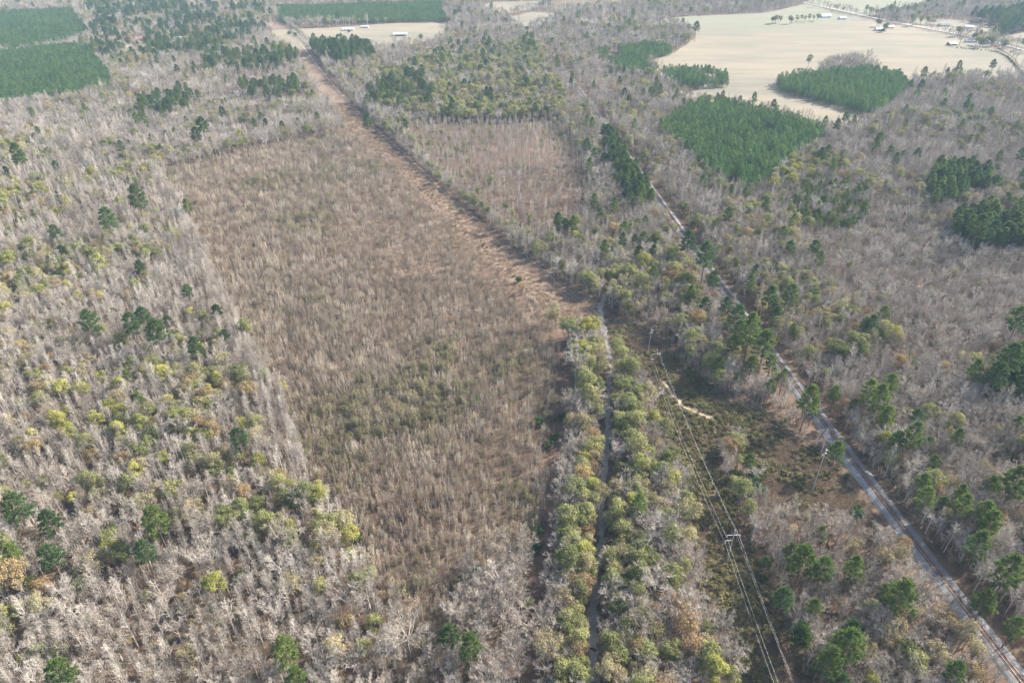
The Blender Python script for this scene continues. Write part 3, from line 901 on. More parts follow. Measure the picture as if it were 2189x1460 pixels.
HOUSES = [  # px, py, length, width, wall h, heading, wall, roof, label
 (1764, 38, 22, 12, 3.5, .2, 'white_wall', 'metal_roof', 'white farmhouse with a pale metal roof in the big tan field', 'house'),
 (1800, 42, 14, 9, 3.2, .1, 'white_wall', 'metal_roof', 'small white outbuilding just right of the white farmhouse in the big field', 'outbuilding'),
 (1880, 66, 17, 10, 3.2, .0, 'white_wall', 'metal_roof', 'long open barn with a bright white roof alone in the tan field', 'barn'),
 (1902, 61, 13, 8, 3.0, .1, 'white_wall', 'metal_roof', 'small white-roofed shed under trees behind the bright white barn', 'shed'),
 (2034, 97, 15, 9, 3.0, .3, 'red_wall', 'metal_roof', 'dark red barn with one pale roof slope at the field edge', 'barn'),
 (2074, 91, 18, 9, 3.0, -.1, 'white_wall', 'grey_roof', 'pale blue-white house with a dark roof right of the dark red barn', 'house'),
 (2106, 93, 13, 9, 3.6, .2, 'white_wall', 'metal_roof', 'white house half hidden between roadside trees near the road bend', 'house'),
 (2018, 57, 20, 9, 3.0, -.2, 'white_wall', 'grey_roof', 'long pale house beyond the road in a bare bright lot', 'house'),
 (2070, 61, 15, 9, 3.0, -.2, 'white_wall', 'metal_roof', 'white house beyond the road beside the dark pine wood', 'house'),
 (1934, 22, 16, 9, 3.2, .0, 'white_wall', 'grey_roof', 'grey-roofed house among trees beyond the far road', 'house'),
 (1660, 5, 16, 9, 3.2, .0, 'white_wall', 'grey_roof', 'pale house by the far wood edge where the road begins', 'house'),
 (745, 66, 22, 8, 2.8, .1, 'white_wall', 'metal_roof', 'white mobile home with small trees before it in the farm clearing', 'mobile home'),
 (856, 77, 26, 10, 3.2, .1, 'white_wall', 'metal_roof', 'long pale barn at the right end of the farm clearing', 'barn'),
 (780, 60, 14, 6, 2.6, .0, 'tan_wall', 'metal_roof', 'low tan shed behind the white mobile home', 'shed'),
 (302, 86, 18, 9, 3.4, .3, 'tan_wall', 'red_roof', 'tan house with a red roof among orange trees at upper left', 'house'),
 (275, 84, 12, 8, 3.4, .0, 'red_wall', 'red_roof', 'small brick-red house left of the tan house among orange trees', 'house'),
 (383, 84, 15, 6, 2.8, .1, 'white_wall', 'metal_roof', 'small white trailer at the back of a bare yard in the wood', 'trailer'),
 (333, 54, 13, 8, 3.4, .2, 'white_wall', 'metal_roof', 'white cottage alone in the wood, farthest of the upper left houses', 'cottage'),
 (275, 111, 9, 4, 2.5, .1, 'white_wall', 'metal_roof', 'small white camper at the edge of dark pines, upper left', 'camper'),
]
POLES_A = [((723, 193), 0), ((767, 235), 0), ((815, 275), 0), ((875, 337), 0), ((954, 408), 0), ((1055, 489), 0), ((1181, 613), 1), ((1397, 801), 1), ((1554, 1200), 2)]
POLES_B = [((739, 193), 3), ((774, 228), 3), ((814, 256), 3), ((865, 304), 3), ((926, 361), 3), ((1002, 426), 3), ((1100, 500), 3), ((1223, 613), 3), ((1386, 751), 4), ((1736, 1050), 5)]

# ------------------------------------------------------------------ scatter
placed = []       # explicit: (key, x, y, scale, px, py)
for key, txt in EXPL.items():
    R, cz = SP_[key][1], SP_[key][2]
    for item in txt.replace('\n', ' ').split(','):
        a, b, r = [float(q) for q in item.split()]
        s = 1.0
        for _ in range(3):
            x, y = G(a, b, cz * min(s, 1.2))
            s = max(.35, r * depth(x, y, cz * min(s, 1.2)) / FPX / R)
        if s > 1.6 and key in ('olive', 'yellow', 'amber', 'tan'):      # one wide patch of colour is several crowns
            a0 = random.uniform(0, 6.28)
            for q in range(3):
                rr = R * (s - .95) * .75
                placed.append((key, x + rr * math.cos(a0 + q * 2.1), y + rr * math.sin(a0 + q * 2.1), random.uniform(.95, 1.25), a, b))
        else:
            placed.append((key, x, y, min(1.75, s), a, b))
for i, (k, x, y, s, a, b) in enumerate(placed):
    if b < 860 and b > 300:
        rx = float(np.polyval(_cf, y)); d = x - rx
        lim = 11.5 if d < 0 else 8
        if abs(d) < 16 and k.startswith('pine'): s *= .82
        placed[i] = (k, x, y, s, a, b)
        if abs(d) < lim: placed[i] = (k, rx + math.copysign(lim, d), y, s, a, b)
EX = np.array([p[1] for p in placed]); EY = np.array([p[2] for p in placed])
ER = np.array([SP_[p[0]][1] * p[3] * (.35 if p[0] == 'bare_pale_broad' else .62) for p in placed])
HX = np.array([G(h[0], h[1]) for h in HOUSES]); PX_ = np.array([G(*p[0]) for p in POLES_A + POLES_B])

def grid(step, y0, y1):
    ys = np.arange(y0, y1, step)
    pts = []
    for y in ys:
        hw = (y * CP + CAM_H * SP) * .752 * 1.10 + 25
        xs = np.arange(-hw, hw, step)
        pts.append(np.stack([xs, np.full(xs.shape, y)], 1))
    p = np.concatenate(pts)
    return p + rng.uniform(-.48, .48, p.shape) * step

def open_ground(X, Y):
    dr = dist_line(RAIL, X, Y)
    lft = X < np.polyval(_cf, Y)
    m = (dr < np.where(Y < 700, 7.0, 5.0)) | (lft & (dr < np.where(Y < 330, 10.5, np.where(Y < 700, 10.0, 6.0))))
    fm = np.zeros(X.shape, bool)
    for f in FIELD_W: fm |= inside(f, X, Y)
    for f in COVER_W: fm &= ~inside(f, X, Y)
    m |= fm
    m |= inside(CORR_W, X, Y) | inside(ROW_W, X, Y) | inside(BR2_W, X, Y)
    m |= dist_line(CREEK, X, Y) < 3.4
    m |= dist_line(TRAIL, X, Y) < 3.6
    m |= dist_line(ROAD, X, Y) < 7
    for hx, hy in HX: m |= (np.hypot(X - hx, Y - hy) < 14)
    return m

def zone_of(X, Y):
    z = np.full(X.shape, -1)
    for i in reversed(range(len(AREAS_W))):
        z[inside(AREAS_W[i][1], X, Y)] = i
    return z

RG_EDGE = [G(a, b, 6) for a, b in [(345, 362), (390, 430), (450, 560), (520, 700), (600, 830), (660, 1000)]]
fill = []       # (key, x, y, scale)
thick = []      # (variant, x, y, scale)
for step, y0, y1 in ((4.3, 70, 480), (5.0, 480, 900), (7.0, 900, 1500), (9.5, 1500, 2500)):
    P = grid(step, y0, y1)
    X, Y = P[:, 0], P[:, 1]
    keep = ~open_ground(X, Y)
    keep &= ~((dist_line(CREEK, X, Y) < 12) & (Y < 430))
    # explicit crowns keep their room
    for i in range(0, len(EX)):
        near = (np.abs(X - EX[i]) < 6) & (np.abs(Y - EY[i]) < 6)
        if near.any():
            keep &= ~(near & (np.hypot(X - EX[i], Y - EY[i]) < ER[i]))
    X, Y = X[keep], Y[keep]
    Z = zone_of(X, Y)
    n1 = fnoise(X, Y, 70, 3)
    n2 = fnoise(X, Y, 45, 8)
    U = rng.random(X.shape); S = rng.random(X.shape); T = rng.random(X.shape)
    ED = dist_line(RG_EDGE, X, Y)
    for x, y, z, a, b, u, s, t, edge_d in zip(X, Y, Z, n1, n2, U, S, T, ED):
        zn = AREAS_W[z][0] if z >= 0 else 'default'
        if zn in ('regrowth', 'plantation'): continue
        mix = MIX[zn]
        # leafy kinds gather in groups
        boost = max(0, (a - .38) * 5.0)
        if zn == 'leftwood' and edge_d < 13: mix = [('bare_pale', .85), ('bare_pale_broad', .15)]
        w = [(k, c * (boost if k in ('olive', 'yellow', 'tan', 'amber') and zn not in ('olive_wood',) else (max(.1, (b - .35) * 5) if k.startswith('pine') and zn in ('default', 'leftwood', 'villagewood') else 1))) for k, c in mix]
        tot = sum(c for _, c in w)
        u *= tot
        for k, c in w:
            u -= c
            if u <= 0: break
        if zn not in ('plantation', 'pine_mix') and t < .04: continue
        sc = .68 + .52 * s
        if zn == 'thicket': sc *= .74
        if zn == 'young_wood': sc *= .62
        if zn == 'default' and b < .42: sc *= .8
        if zn == 'pine_young' and k.startswith('pine'): sc *= .62
        if zn == 'leftwood' and y > 480: sc *= .95
        if zn == 'villagewood' or step > 6.5: sc *= 1.08
        if step > 9: sc *= 1.15
        fill.append((k, x, y, sc))
for i, (zn, pw) in enumerate(AREAS_W):
    if zn != 'plantation': continue
    st = 4.3 if pw[:, 1].mean() < 900 else 4.6
    lo_, hi_ = pw.min(0), pw.max(0)
    xs, ys = np.meshgrid(np.arange(lo_[0], hi_[0], st), np.arange(lo_[1], min(hi_[1], 2600), st))
    X = (xs + rng.uniform(-.24, .24, xs.shape) * st).ravel(); Y = (ys + rng.uniform(-.24, .24, xs.shape) * st).ravel()
    m = inside(pw, X, Y) & (fnoise(X, Y, 40, 77) > .27)
    px_, py_ = project(X, Y, 8.0)
    m &= (px_ > -260) & (px_ < W_PX + 260) & (rng.random(X.shape) > .05)
    for x, y, s in zip(X[m], Y[m], rng.random(int(m.sum()))):
        fill.append(('pine_plant', x, y, (.68 + .5 * s) * (.8 if y > 1500 else 1.0)))
for line, offs, st, keys in ((RG_EDGE, (-1.5, -4.6, -7.8), 3.9, ['bare_pale']), ([G(a, b) for a, b in CORR_R], (4.0, 7.5), 3.6, ['bare_grey', 'bare_grey_tall', 'bare_grey_tall', 'olive'])):
    ln = densify(line, st)
    for (ax, ay), (bx, by) in zip(ln[:-1], ln[1:]):
        d = Vector((bx - ax, by - ay)).normalized()
        if d.y > 0: d = -d
        for o_ in offs:           # measured to the right of the line as seen in the photograph
            q = o_ + random.uniform(-.7, .7)
            x, y = ax - d.y * q + random.uniform(-.8, .8), ay + d.x * q + random.uniform(-.8, .8)
            fill.append((random.choice(keys), x, y, random.uniform(.5, .75) if o_ > 0 else random.uniform(.52, .92)))
_cd = densify(smooth(CREEK), 5.6)
for (ax, ay), (bx, by) in zip(_cd[:-1], _cd[1:]):
    if ay > 430: continue
    d = Vector((bx - ax, by - ay)).normalized()
    for sd_, offs in ((-1, (5.2, 9.8)), (1, (5.2, 10.2, 15.4))):
        for o_ in offs:
            q = o_ + random.uniform(-1.1, 1.1)
            x, y = ax + sd_ * -d.y * q + random.uniform(-1, 1), ay + sd_ * d.x * q + random.uniform(-1, 1)
            if np.min(np.hypot(EX - x, EY - y)) < 3.2: continue
            if inside(ROW_W, np.array([x]), np.array([y]))[0] or inside(CORR_W, np.array([x]), np.array([y]))[0]: continue
            k = random.choices(['olive', 'tan', 'yellow', 'amber', 'bare_grey', 'bare_pale_broad'], [.40, .24, .03, .02, .24, .07])[0]
            fill.append((k, x, y, random.uniform(.66, 1.12)))
for step, y0, y1 in ((3.05, 120, 420), (3.9, 420, 800)):
    P = grid(step, y0, y1)
    X, Y = P[:, 0], P[:, 1]
    Z = zone_of(X, Y)
    zi = [i for i, a in enumerate(AREAS_W) if a[0] == 'regrowth'][0]
    keep = (Z == zi) & ~open_ground(X, Y)
    X, Y = X[keep], Y[keep]
    gn = fnoise(X, Y, 40, 21)
    hn = fnoise(X, Y, 60, 31)
    ce = dist_line([G(a, b) for a, b in CORR_L], X, Y)
    for x, y, g, hh, cd_, u, s in zip(X, Y, gn, hn, ce, rng.random(X.shape), rng.random(X.shape)):
        q = g + (u - .5) * .5
        v = 5 if q > .85 else 4 if q > .70 else 3 if q > .55 else 2 if q < .30 else (0 if u < .5 else 1)
        thick.append((v, x, y, (.62 + .55 * s * s) * (.62 + .7 * hh) * (.65 if cd_ < 14 else 1)))

# low woods fringe under the trees
print('fill', len(fill), 'thick', len(thick), 'explicit', len(placed))

# choose which of the filler are things of their own: the nearest of each kind
def showing(x, y, h):
    a, b = project(x, y, h * .7)
    return -10 < a < W_PX + 10 and -10 < b < H_PX + 15
cap = {'bare_tree': 270, 'pine_tree': 150, 'leafy_tree': 60}
cnt = dict.fromkeys(cap, 0)
order = sorted(range(len(fill)), key=lambda i: depth(fill[i][1], fill[i][2]))
single = set()
for i in order:
    k, x, y, s = fill[i]
    nm = NAME[k]
    if cnt[nm] < cap[nm] and showing(x, y, 15 * s):
        single.add(i); cnt[nm] += 1

# ---- where a plant stands, in words
def where(px, py):
    if px > 2189 or px < 0: pass
    d_r = float(dist_line(RAIL, np.array([G(px, py, 8)[0]]), np.array([G(px, py, 8)[1]]))[0])
    if py < 150:
        if px > 1640: return 'by the far road'
        if px > 560 and py < 100: return 'in the far farm clearing'
        if px > 1400: return 'beside the tan field'
        return 'in the far upper-left wood'
    if px < 1060 and py > 1320 and px > 650: return 'below the young thicket'
    if px < 700 and py > 1200: return 'in the bottom-left bare wood'
    if px < 760 and py > 980: return 'in the lower-left bare wood'
    if px < 620 and py > 720: return 'in the middle-left pale wood'
    if px < 540 and py > 470: return 'in the upper-left pale wood'
    if px < 480: return 'in the grey far-left wood'
    if 1160 < px < 1296 and py > 660: return 'on the left creek bank'
    if 1296 <= px < 1460 and py > 700: return 'on the right creek bank'
    if px < 1200 and py > 250: return 'inside the young brown thicket'
    rx = float(np.polyval(_cf, G(px, py, 8)[1]))
    gx = G(px, py, 8)[0]
    if d_r < 22 and gx < rx: return 'close left of the railway'
    if d_r < 22: return 'close right of the railway'
    if gx < rx and py > 1000: return 'between power line and railway'
    if gx < rx: return 'between cleared strip and railway'
    if py > 950: return 'in the bottom-right wood'
    if py > 480: return 'in the middle-right wood'
    return 'near the right pine block'

def make_plant(key, x, y, s, rz, var):
    tr, cr, _ = SP_[key][0][var % len(SP_[key][0])]
    nm = NAME[key]
    e = empty(nm, (x, y, 0), rz, (s, s, s * random.uniform(.92, 1.06)))
    a = bpy.data.objects.new('trunk' if nm != 'evergreen_shrub' else 'stems', tr); COL.objects.link(a); a.parent = e
    b = bpy.data.objects.new('crown', cr); COL.objects.link(b); b.parent = e
    return e

from collections import defaultdict
buckets = defaultdict(list)
NOUN = {'pine_tree': 'pine', 'leafy_tree': 'leafy tree', 'bare_tree': 'tree', 'evergreen_shrub': 'evergreen shrub', 'sapling': 'sapling'}
PLURAL = {'pine_tree': 'pines', 'leafy_tree': 'leafy trees', 'bare_tree': 'leafless trees', 'evergreen_shrub': 'evergreen shrubs', 'sapling': 'saplings'}
for i, (key, x, y, s, a, b) in enumerate(placed):
    e = make_plant(key, x, y, s, random.uniform(0, 6.28), i)
    buckets[(key, where(a, b))].append((a, b, e))
for i in sorted(single):
    k, x, y, s = fill[i]
    nm = NAME[k]
    e = make_plant(k, x, y, s, random.uniform(0, 6.28), i)
    a, b = project(x, y, SP_[k][2] * s)
    wh = where(min(max(a, 0), 2188), b)
    if nm == 'bare_tree' and k != 'bare_pale_broad':
        tag(e, f"{WORD[k]} {NOUN[nm]} crowded among others {wh}", CAT[nm], f"{WORD[k]} {PLURAL[nm]} {wh}")
    else:
        buckets[(k, wh)].append((a, b, e))
BAND = {1: [''], 2: ['front row', 'back row'], 3: ['front row', 'middle row', 'back row'], 4: ['front row', 'second row', 'third row', 'back row'],
        5: ['front row', 'second row', 'third row', 'fourth row', 'back row']}
for (key, wh), lst in buckets.items():
    lst.sort(key=lambda t: -t[1])
    nm = NAME[key]
    nb = min(5, math.ceil(len(lst) / 14))
    per = math.ceil(len(lst) / nb)
    for q in range(nb):
        row = sorted(lst[q * per:(q + 1) * per], key=lambda t: t[0])
        n = len(row)
        bw = BAND[nb][q]
        bw = ' ' + bw + ',' if bw else ''
        for j, (a, b, e) in enumerate(row):
            if n == 1: lab = f"{'only' if not bw else 'single'} {WORD[key]} {NOUN[nm]}{',' if bw else ''}{bw} {wh}"
            else:
                if j < (n + 1) // 2: o_ = ('leftmost' if j == 0 else ORD[j] + ' from left')
                else: o_ = ('rightmost' if j == n - 1 else ORD[n - 1 - j] + ' from right')
                lab = f"{o_} {WORD[key]} {NOUN[nm]}{',' if bw else ''}{bw} {wh}"
            tag(e, lab, CAT[nm], f"{WORD[key]} {PLURAL[nm]} {wh}")

# saplings that stand clear in the front of the thicket
zi = [i for i, a in enumerate(AREAS_W) if a[0] == 'regrowth'][0]
th_order = sorted(range(len(thick)), key=lambda i: thick[i][2])
nsap = 0
for i in th_order:
    v, x, y, s = thick[i]
    if nsap >= 260: break
    a, b = project(x, y, 5)
    if not (0 < a < W_PX and 0 < b < H_PX): continue
    if random.random() < .45: continue
    key = 'sap_green' if v >= 4 else 'sap_brown'
    e = make_plant(key, x + random.uniform(-1.5, 1.5), y + random.uniform(-1.5, 1.5), random.uniform(.85, 1.3), random.uniform(0, 6.28), i)
    row = 'front part' if b > 1050 else 'middle part'
    side = 'left' if a < 880 else 'right' if a > 1050 else 'centre'
    tag(e, f"{WORD[key]} sapling in the {side} of the young thicket, {row}", 'sapling', f"{WORD[key]} saplings in the thicket, {side} {row}")
    nsap += 1

# ------------------------------------------------------------------ the uncounted rest: instances on points
def proto_collection(name, meshes):
    c = bpy.data.collections.new(name)
    for i, me in enumerate(meshes):
        o = bpy.data.objects.new(f"{name}_{i:02d}", me)
        c.objects.link(o)
    return c

def scatter_object(name, coll, pts, label=None):
    """pts: list of (variant, x, y, z, scale, rot)"""
    me = bpy.data.meshes.new(name)
    n = len(pts)
    A = np.array(pts, float)
    me.vertices.add(n)
    me.vertices.foreach_set('co', np.ascontiguousarray(A[:, 1:4]).ravel().astype(np.float32))
    for nm, ty, dat in (('variant', 'INT', A[:, 0].astype(np.int32)), ('size', 'FLOAT', A[:, 4].astype(np.float32)), ('turn', 'FLOAT', A[:, 5].astype(np.float32))):
        at = me.attributes.new(nm, ty, 'POINT')
        at.data.foreach_set('value', dat)
    me.update()
    o = add_mesh(name, me)
    ng = bpy.data.node_groups.new(name, 'GeometryNodeTree')
    ng.interface.new_socket('Geometry', in_out='INPUT', socket_type='NodeSocketGeometry')
    ng.interface.new_socket('Geometry', in_out='OUTPUT', socket_type='NodeSocketGeometry')
    N = ng.nodes
    gi, go = N.new('NodeGroupInput'), N.new('NodeGroupOutput')
    ci = N.new('GeometryNodeCollectionInfo')
    ci.inputs['Collection'].default_value = coll
    ci.inputs['Separate Children'].default_value = True
    ci.inputs['Reset Children'].default_value = True
    iop = N.new('GeometryNodeInstanceOnPoints')
    iop.inputs['Pick Instance'].default_value = True
    def attr(nm, ty):
        a = N.new('GeometryNodeInputNamedAttribute'); a.data_type = ty
        a.inputs['Name'].default_value = nm
        return a.outputs['Attribute']
    ng.links.new(gi.outputs[0], iop.inputs['Points'])
    ng.links.new(ci.outputs[0], iop.inputs['Instance'])
    ng.links.new(attr('variant', 'INT'), iop.inputs['Instance Index'])
    cx = N.new('ShaderNodeCombineXYZ')
    ng.links.new(attr('turn', 'FLOAT'), cx.inputs[2])
    ng.links.new(cx.outputs[0], iop.inputs['Rotation'])
    ng.links.new(attr('size', 'FLOAT'), iop.inputs['Scale'])
    ng.links.new(iop.outputs[0], go.inputs[0])
    md = o.modifiers.new('scatter', 'NODES')
    md.node_group = ng
    o['kind'] = 'stuff'
    return o

keysets = {'bare_woods': ['bare_pale', 'bare_pale_broad', 'bare_grey', 'bare_grey_tall'], 'leafy_woods': ['olive', 'yellow', 'amber', 'tan'], 'pine_woods': ['pine_dark', 'pine_bright', 'pine_plant']}
for nm, keys in keysets.items():
    meshes, off = [], {}
    for k in keys:
        off[k] = len(meshes)
        meshes += [t[2] for t in SP_[k][0]]
    pts = []
    for i, (k, x, y, s) in enumerate(fill):
        if k in off and i not in single:
            pts.append((off[k] + (i * 7) % len(SP_[k][0]), x, y, 0, s, (i * 2.399) % 6.283))
    scatter_object(nm, proto_collection(nm + '_kinds', meshes), pts)
scatter_object('young_thicket', proto_collection('young_thicket_kinds', THICKET), [(v, x, y, 0, s, (i * 2.399) % 6.283) for i, (v, x, y, s) in enumerate(thick)])

# grass and bramble on the cleared strips, undergrowth along the edges
gpts, bpts = [], []
for poly, step, gshare in ((CORR_W, 3.0, .86), (ROW_W, 1.45, .47), (BR2_W, 1.45, .47)):
    x0, y0 = poly.min(0); x1, y1 = poly.max(0)
    y1 = min(y1, 900)
    xs, ys = np.meshgrid(np.arange(x0, x1, step), np.arange(y0, y1, step))
    X = (xs + rng.uniform(-.5, .5, xs.shape) * step).ravel(); Y = (ys + rng.uniform(-.5, .5, xs.shape) * step).ravel()
    m = inside(poly, X, Y) & (dist_line(CREEK, X, Y) > 2.8) & (dist_line(RAIL, X, Y) > 5)
    m &= dist_line([G(a, b) for a, b in SAND_PX], X, Y) > 1.6
    X, Y = X[m], Y[m]
    nz = fnoise(X, Y, 22, 41)
    for x, y, q, u, s in zip(X, Y, nz, rng.random(X.shape), rng.random(X.shape)):
        if u < .06: continue
        if q + (u - .5) * .35 < (gshare if y > 215 else .56): gpts.append((int(u * 997) % 4, x, y, .03, .6 + .8 * s, u * 60))
        else: bpts.append((int(u * 997) % 4, x, y, .03, .55 + .8 * s, u * 60))
scatter_object('dry_grass', proto_collection('dry_grass_kinds', GRASS), gpts)
scatter_object('bramble_cover', proto_collection('bramble_kinds', BRAMBLE), bpts)
# undergrowth of the woods near by
tw_meshes = []
for lf in (None, None, 'rusty_leaf', 'evergreen_leaf'):
    parts = []
    for _ in range(6):
        a, r = random.uniform(0, 6.28), 1.9 * math.sqrt(random.random())
        tr, cr = sapling(random.uniform(1.2, 3.0), random.uniform(.8, 1.3), 11, 4 if lf else 0, .13)
        parts += group_shift([(tr, M['brown_twig']), (cr, M[lf] if lf else M['brown_twig'])], Vector((math.cos(a) * r, math.sin(a) * r, 0)))
    tw_meshes.append(merged(parts, 'undergrowth'))
P = np.concatenate([grid(3.6, 100, 380), grid(4.6, 380, 650)])
X, Y = P[:, 0], P[:, 1]
Z = zone_of(X, Y)
m = ~open_ground(X, Y) & (Z != zi) & ~((dist_line(RAIL, X, Y) < 8.5))
X, Y = X[m], Y[m]
q = fnoise(X, Y, 30, 91)
m = rng.random(X.shape) < .35 + q
X, Y = X[m], Y[m]
U = rng.random(X.shape)
scatter_object('undergrowth', proto_collection('undergrowth_kinds', tw_meshes),
               [(3 if u > .95 else 2 if u > .80 else int(u * 100) % 2, x, y, 0, .7 + .6 * ((u * 37) % 1), u * 500) for x, y, u in zip(X, Y, U)])
print('grass', len(gpts), 'bramble', len(bpts))

# ------------------------------------------------------------------ power lines
def pole_height(kind): return {0: 16, 1: 16.5, 2: 18, 3: 13, 4: 15.5, 5: 25}[kind]
def build_pole(px, kind, ang, label, group):
    x, y = G(*px)
    h = pole_height(kind)
    e = empty('power_pole', (x, y, 0), ang)
    tag(e, label, 'power pole', group)
    mast_mat = {0: 'grey_pole', 1: 'weathered_wood', 2: 'grey_pole', 3: 'grey_pole', 4: 'grey_pole', 5: 'grey_pole'}[kind]
    r = .24 if kind != 3 else .17
    mb = MB(); mb.tube([Vector((0, 0, -.2)), Vector((0, 0, h * .5)), Vector((0, 0, h))], [r * 1.15, r * .9, r * .6], 8, True)
    mb.build('mast', M[mast_mat], e)
    tips = []
    def arm(x0, x1, z, drop):
        a = MB(); a.tube([Vector((x0, 0, z - .15)), Vector((x1, 0, z))], [.10, .085], 6, True)
        o_ = a.build('crossarm', M['white_arm'], e)
        ins = MB()
        for k in range(4):
            ins.tube([Vector((x1, 0, z - drop * k / 4)), Vector((x1, 0, z - drop * (k + .5) / 4)), Vector((x1, 0, z - drop * (k + 1) / 4))], [.07, .15, .07], 6, True)
        i_ = ins.build('insulator', M['white_arm'], o_)
        tips.append(Vector((x1, 0, z - drop)))
    if kind in (0, 1, 2):
        arm(-.1, -2.5, h - 2.6, 1.3); arm(.1, 2.5, h - 2.6, 1.3); arm(-.1, -2.7, h - 5.6, 1.3)
    else:
        arm(.1, 1.3, h - 1.2, .4); arm(-.1, -1.1, h - 2.8, .4); arm(.1, 1.1, h - 2.8, .4)
    tips.append(Vector((0, 0, h)))
    cp = MB(); cp.tube([Vector((0, 0, h - .02)), Vector((0, 0, h + .22))], [.17, .10], 8, True); cp.build('cap', M['white_arm'], e)
    Rm = Matrix.Rotation(ang, 3, 'Z')
    return [Rm @ t + Vector((x, y, 0)) for t in tips]

def line_of(poles, extra, lname, descr):
    pts = [G(*p[0]) for p in poles] + extra
    tips = []
    for i, (px, kind) in enumerate(poles):
        a, b = pts[max(i - 1, 0)], pts[min(i + 1, len(pts) - 1)]
        ang = math.atan2(b[1] - a[1], b[0] - a[0]) + math.pi / 2
        n = len(poles)
        o_ = 'nearest' if i == n - 1 else ORD[n - 1 - i] + ' nearest'
        d_ = {0: 'pale steel', 1: 'dark wooden', 2: 'grey steel', 3: 'slim grey', 4: 'grey steel', 5: 'tall grey steel'}[kind]
        tips.append(build_pole(px, kind, ang, f"{o_} {d_} power pole of the {descr}", f"power poles of the {descr}"))
    for x, y in extra:
        d = Vector((x, y, 0)) - Vector((*pts[len(poles) - 1], 0))
        tips.append([t + d for t in tips[len(poles) - 1]])
    for w in range(4):
        mb_ = MB()
        ln = []
        for A, B in zip(tips[:-1], tips[1:]):
            L = (B[w] - A[w]).length
            for k in range(14):
                t = k / 14
                p = A[w].lerp(B[w], t); p.z -= L * .022 * 4 * t * (1 - t) * (1 if w < 3 else .7)
                ln.append(p)
        ln.append(tips[-1][w])
        rad = [(.019 if w < 3 else .014) * (1 if lname == 'A' else .75) for p in ln]
        mb_.tube(ln, rad, 4)
        o_ = mb_.build('power_cable', M['wire'])
        nm_ = ['first conductor', 'second conductor', 'third conductor', 'thin top shield wire'][w]
        nm_ = {0: 'upper left' if lname == 'A' else 'upper right', 1: 'upper right' if lname == 'A' else 'lower left', 2: 'lower left' if lname == 'A' else 'lower right', 3: 'thin topmost'}[w]
        tag(o_, f"{nm_} cable strung on the {descr}", 'power cable', f"cables of the {descr}")
a0, a1 = G(*POLES_A[-1][0]); b0, b1 = G(*POLES_A[-2][0])
line_of(POLES_A, [(a0 + 4, 60.0)], 'A', 'large-armed strip line')
line_of(POLES_B, [G(2330, 1440)], 'B', 'slimmer right-hand line')
mb = MB(); bx, by = G(1604, 1175)
mb.tube([Vector((0, 0, 0)), Vector((.15, 0, 5)), Vector((.1, .1, 9))], [.16, .14, .08], 6, True)
o = mb.build('tree_snag', M['log']); o.location = (bx, by, 0)
tag(o, 'pale broken dead tree trunk right of the lowest power pole', 'dead tree')

# ------------------------------------------------------------------ fallen logs in the creek
for (a, b), (c, d), r, mt, lab in [((1290, 1330), (1296, 1400), .32, 'log', 'long tan fallen log lying along the lower creek bed'),
                                   ((1264, 1234), (1280, 1248), .34, 'dark_log', 'dark fallen log across the grey creek bend'),
                                   ((1262, 1385), (1282, 1396), .26, 'dark_log', 'thin dark fallen log in the lowest stretch of creek'),
                                   ((1275, 1322), (1296, 1350), .20, 'dark_log', 'dark branch lying beside the long tan log'),
                                   ((1252, 1285), (1268, 1255), .18, 'log', 'slim pale log leaning on the left creek bank')]:
    p, q = Vector((*G(a, b), .35)), Vector((*G(c, d), .55))
    mb = MB()
    mb.tube([p, p.lerp(q, .5) + Vector((.15, .1, .1)), q], [r, r * .85, r * .5], 7, True)
    for t in (.35, .6, .8):
        e = (rv() + UP * .5).normalized() * 1.4
        s0 = p.lerp(q, t)
        mb.tube([s0, s0 + e], [r * .35, r * .12], 4)
    tag(mb.build('fallen_log', M[mt]), lab, 'log', 'fallen logs in the creek')

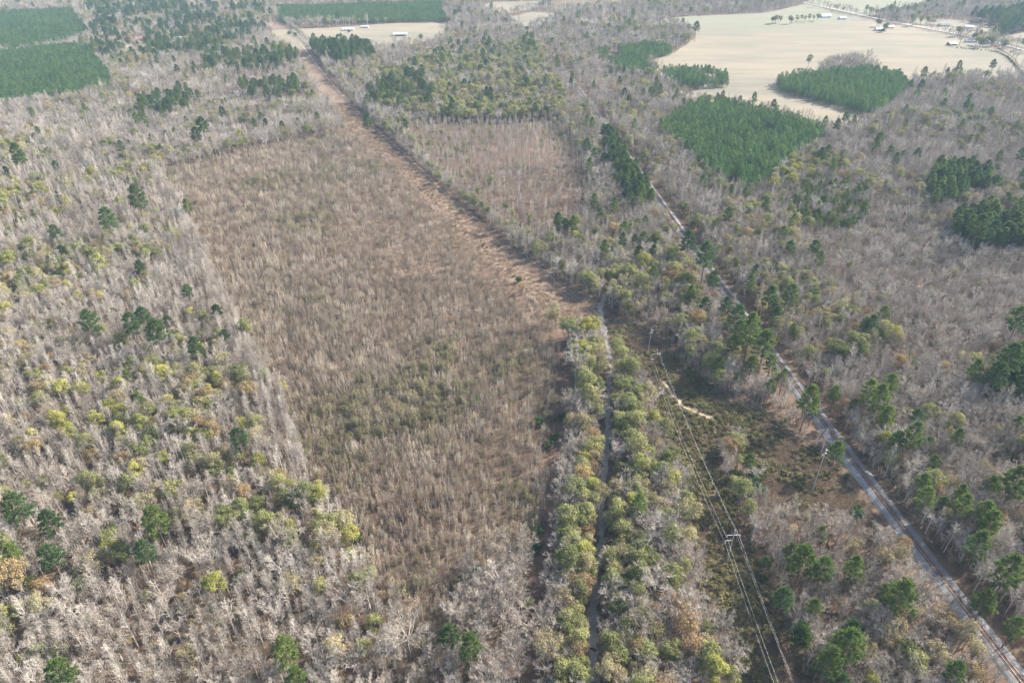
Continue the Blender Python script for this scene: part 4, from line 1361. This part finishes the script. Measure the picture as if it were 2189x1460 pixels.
# ------------------------------------------------------------------ farm buildings
for px, py, L, Wd, hh, ang, wm, rm, lab, cat in HOUSES:
    x, y = G(px, py)
    e = empty({'house': 'house', 'barn': 'barn', 'shed': 'shed', 'outbuilding': 'outbuilding', 'mobile home': 'mobile_home', 'trailer': 'trailer', 'cottage': 'cottage', 'camper': 'camper'}[cat], (x, y, 0), ang)
    tag(e, lab, cat)
    rise = Wd * .27
    mb = MB()
    hl, hw = L / 2, Wd / 2
    mb.v = [Vector(p) for p in ((-hl, -hw, 0), (hl, -hw, 0), (hl, hw, 0), (-hl, hw, 0), (-hl, -hw, hh), (hl, -hw, hh), (hl, hw, hh), (-hl, hw, hh), (-hl, 0, hh + rise), (hl, 0, hh + rise))]
    mb.f = [(0, 1, 5, 4), (2, 3, 7, 6), (1, 2, 6, 9, 5), (3, 0, 4, 8, 7)]
    mb.build('wall', M[wm], e)
    rf = MB()
    ov, th = .5, .14
    for s in (-1, 1):
        a0 = Vector((-hl - ov, 0, hh + rise + .02)); a1 = Vector((hl + ov, 0, hh + rise + .02))
        k = (hw + ov) / hw
        b1 = Vector((hl + ov, s * (hw + ov), hh + rise - rise * k + .02)); b0 = Vector((-hl - ov, s * (hw + ov), hh + rise - rise * k + .02))
        i = len(rf.v)
        t_ = Vector((0, 0, th))
        rf.v += [a0, a1, b1, b0, a0 + t_, a1 + t_, b1 + t_, b0 + t_]
        rf.f += [(i, i + 1, i + 2, i + 3), (i + 7, i + 6, i + 5, i + 4), (i + 1, i + 2, i + 6, i + 5), (i + 2, i + 3, i + 7, i + 6), (i + 3, i, i + 4, i + 7)]
    rf.build('roof', M[rm], e)
    if cat == 'barn':
        mb = MB(); mb.box(-hl * .75, hl * .75, -hw - .05, -hw - .003, .05, hh * .8); mb.build('door', M['glass'], e)
    else:
        mb = MB(); mb.box(-.5, .5, -hw - .06, -hw - .003, .05, 2.1); mb.build('door', M['grey_roof'], e)
        for wx in (-hl * .6, hl * .55):
            mb = MB(); mb.box(wx - .7, wx + .7, -hw - .05, -hw - .003, 1.0, 2.2); mb.build('window', M['glass'], e)

# hedge row sweeping round the right end of the tan field
HEDGE = smooth([G(a, b) for a, b in [(2045, 104), (2085, 108), (2118, 110), (2140, 116), (2158, 128), (2174, 146), (2182, 164)]])
mb = MB()
for x, y in densify(HEDGE, 3.2):
    tr, cr = shrub(random.uniform(1.6, 2.4), random.uniform(2.0, 3.4), 4, 22, .4)
    i = len(mb.v)
    off = Vector((x + random.uniform(-1, 1), y + random.uniform(-1, 1), 0))
    mb.v += [p + off for p in cr.v]; mb.f += [tuple(q + i for q in f) for f in cr.f]
tag(mb.build('hedge', M['evergreen_leaf']), 'dark hedge curving round the right end of the big tan field', 'hedge')

# ------------------------------------------------------------------ haze
if HAZE_DENSITY > 0:
    mb = MB(); mb.box(-5200, 5200, -700, 9200, -1.0, 245.0)
    m, nt, out = mat_new('haze_air')
    v = nd(nt, 'ShaderNodeVolumePrincipled')
    v.inputs['Color'].default_value = (.56, .80, 1.0, 1)
    v.inputs['Density'].default_value = HAZE_DENSITY
    nt.links.new(v.outputs[0], out.inputs['Volume'])
    o = mb.build('haze', m)
    o['kind'] = 'stuff'
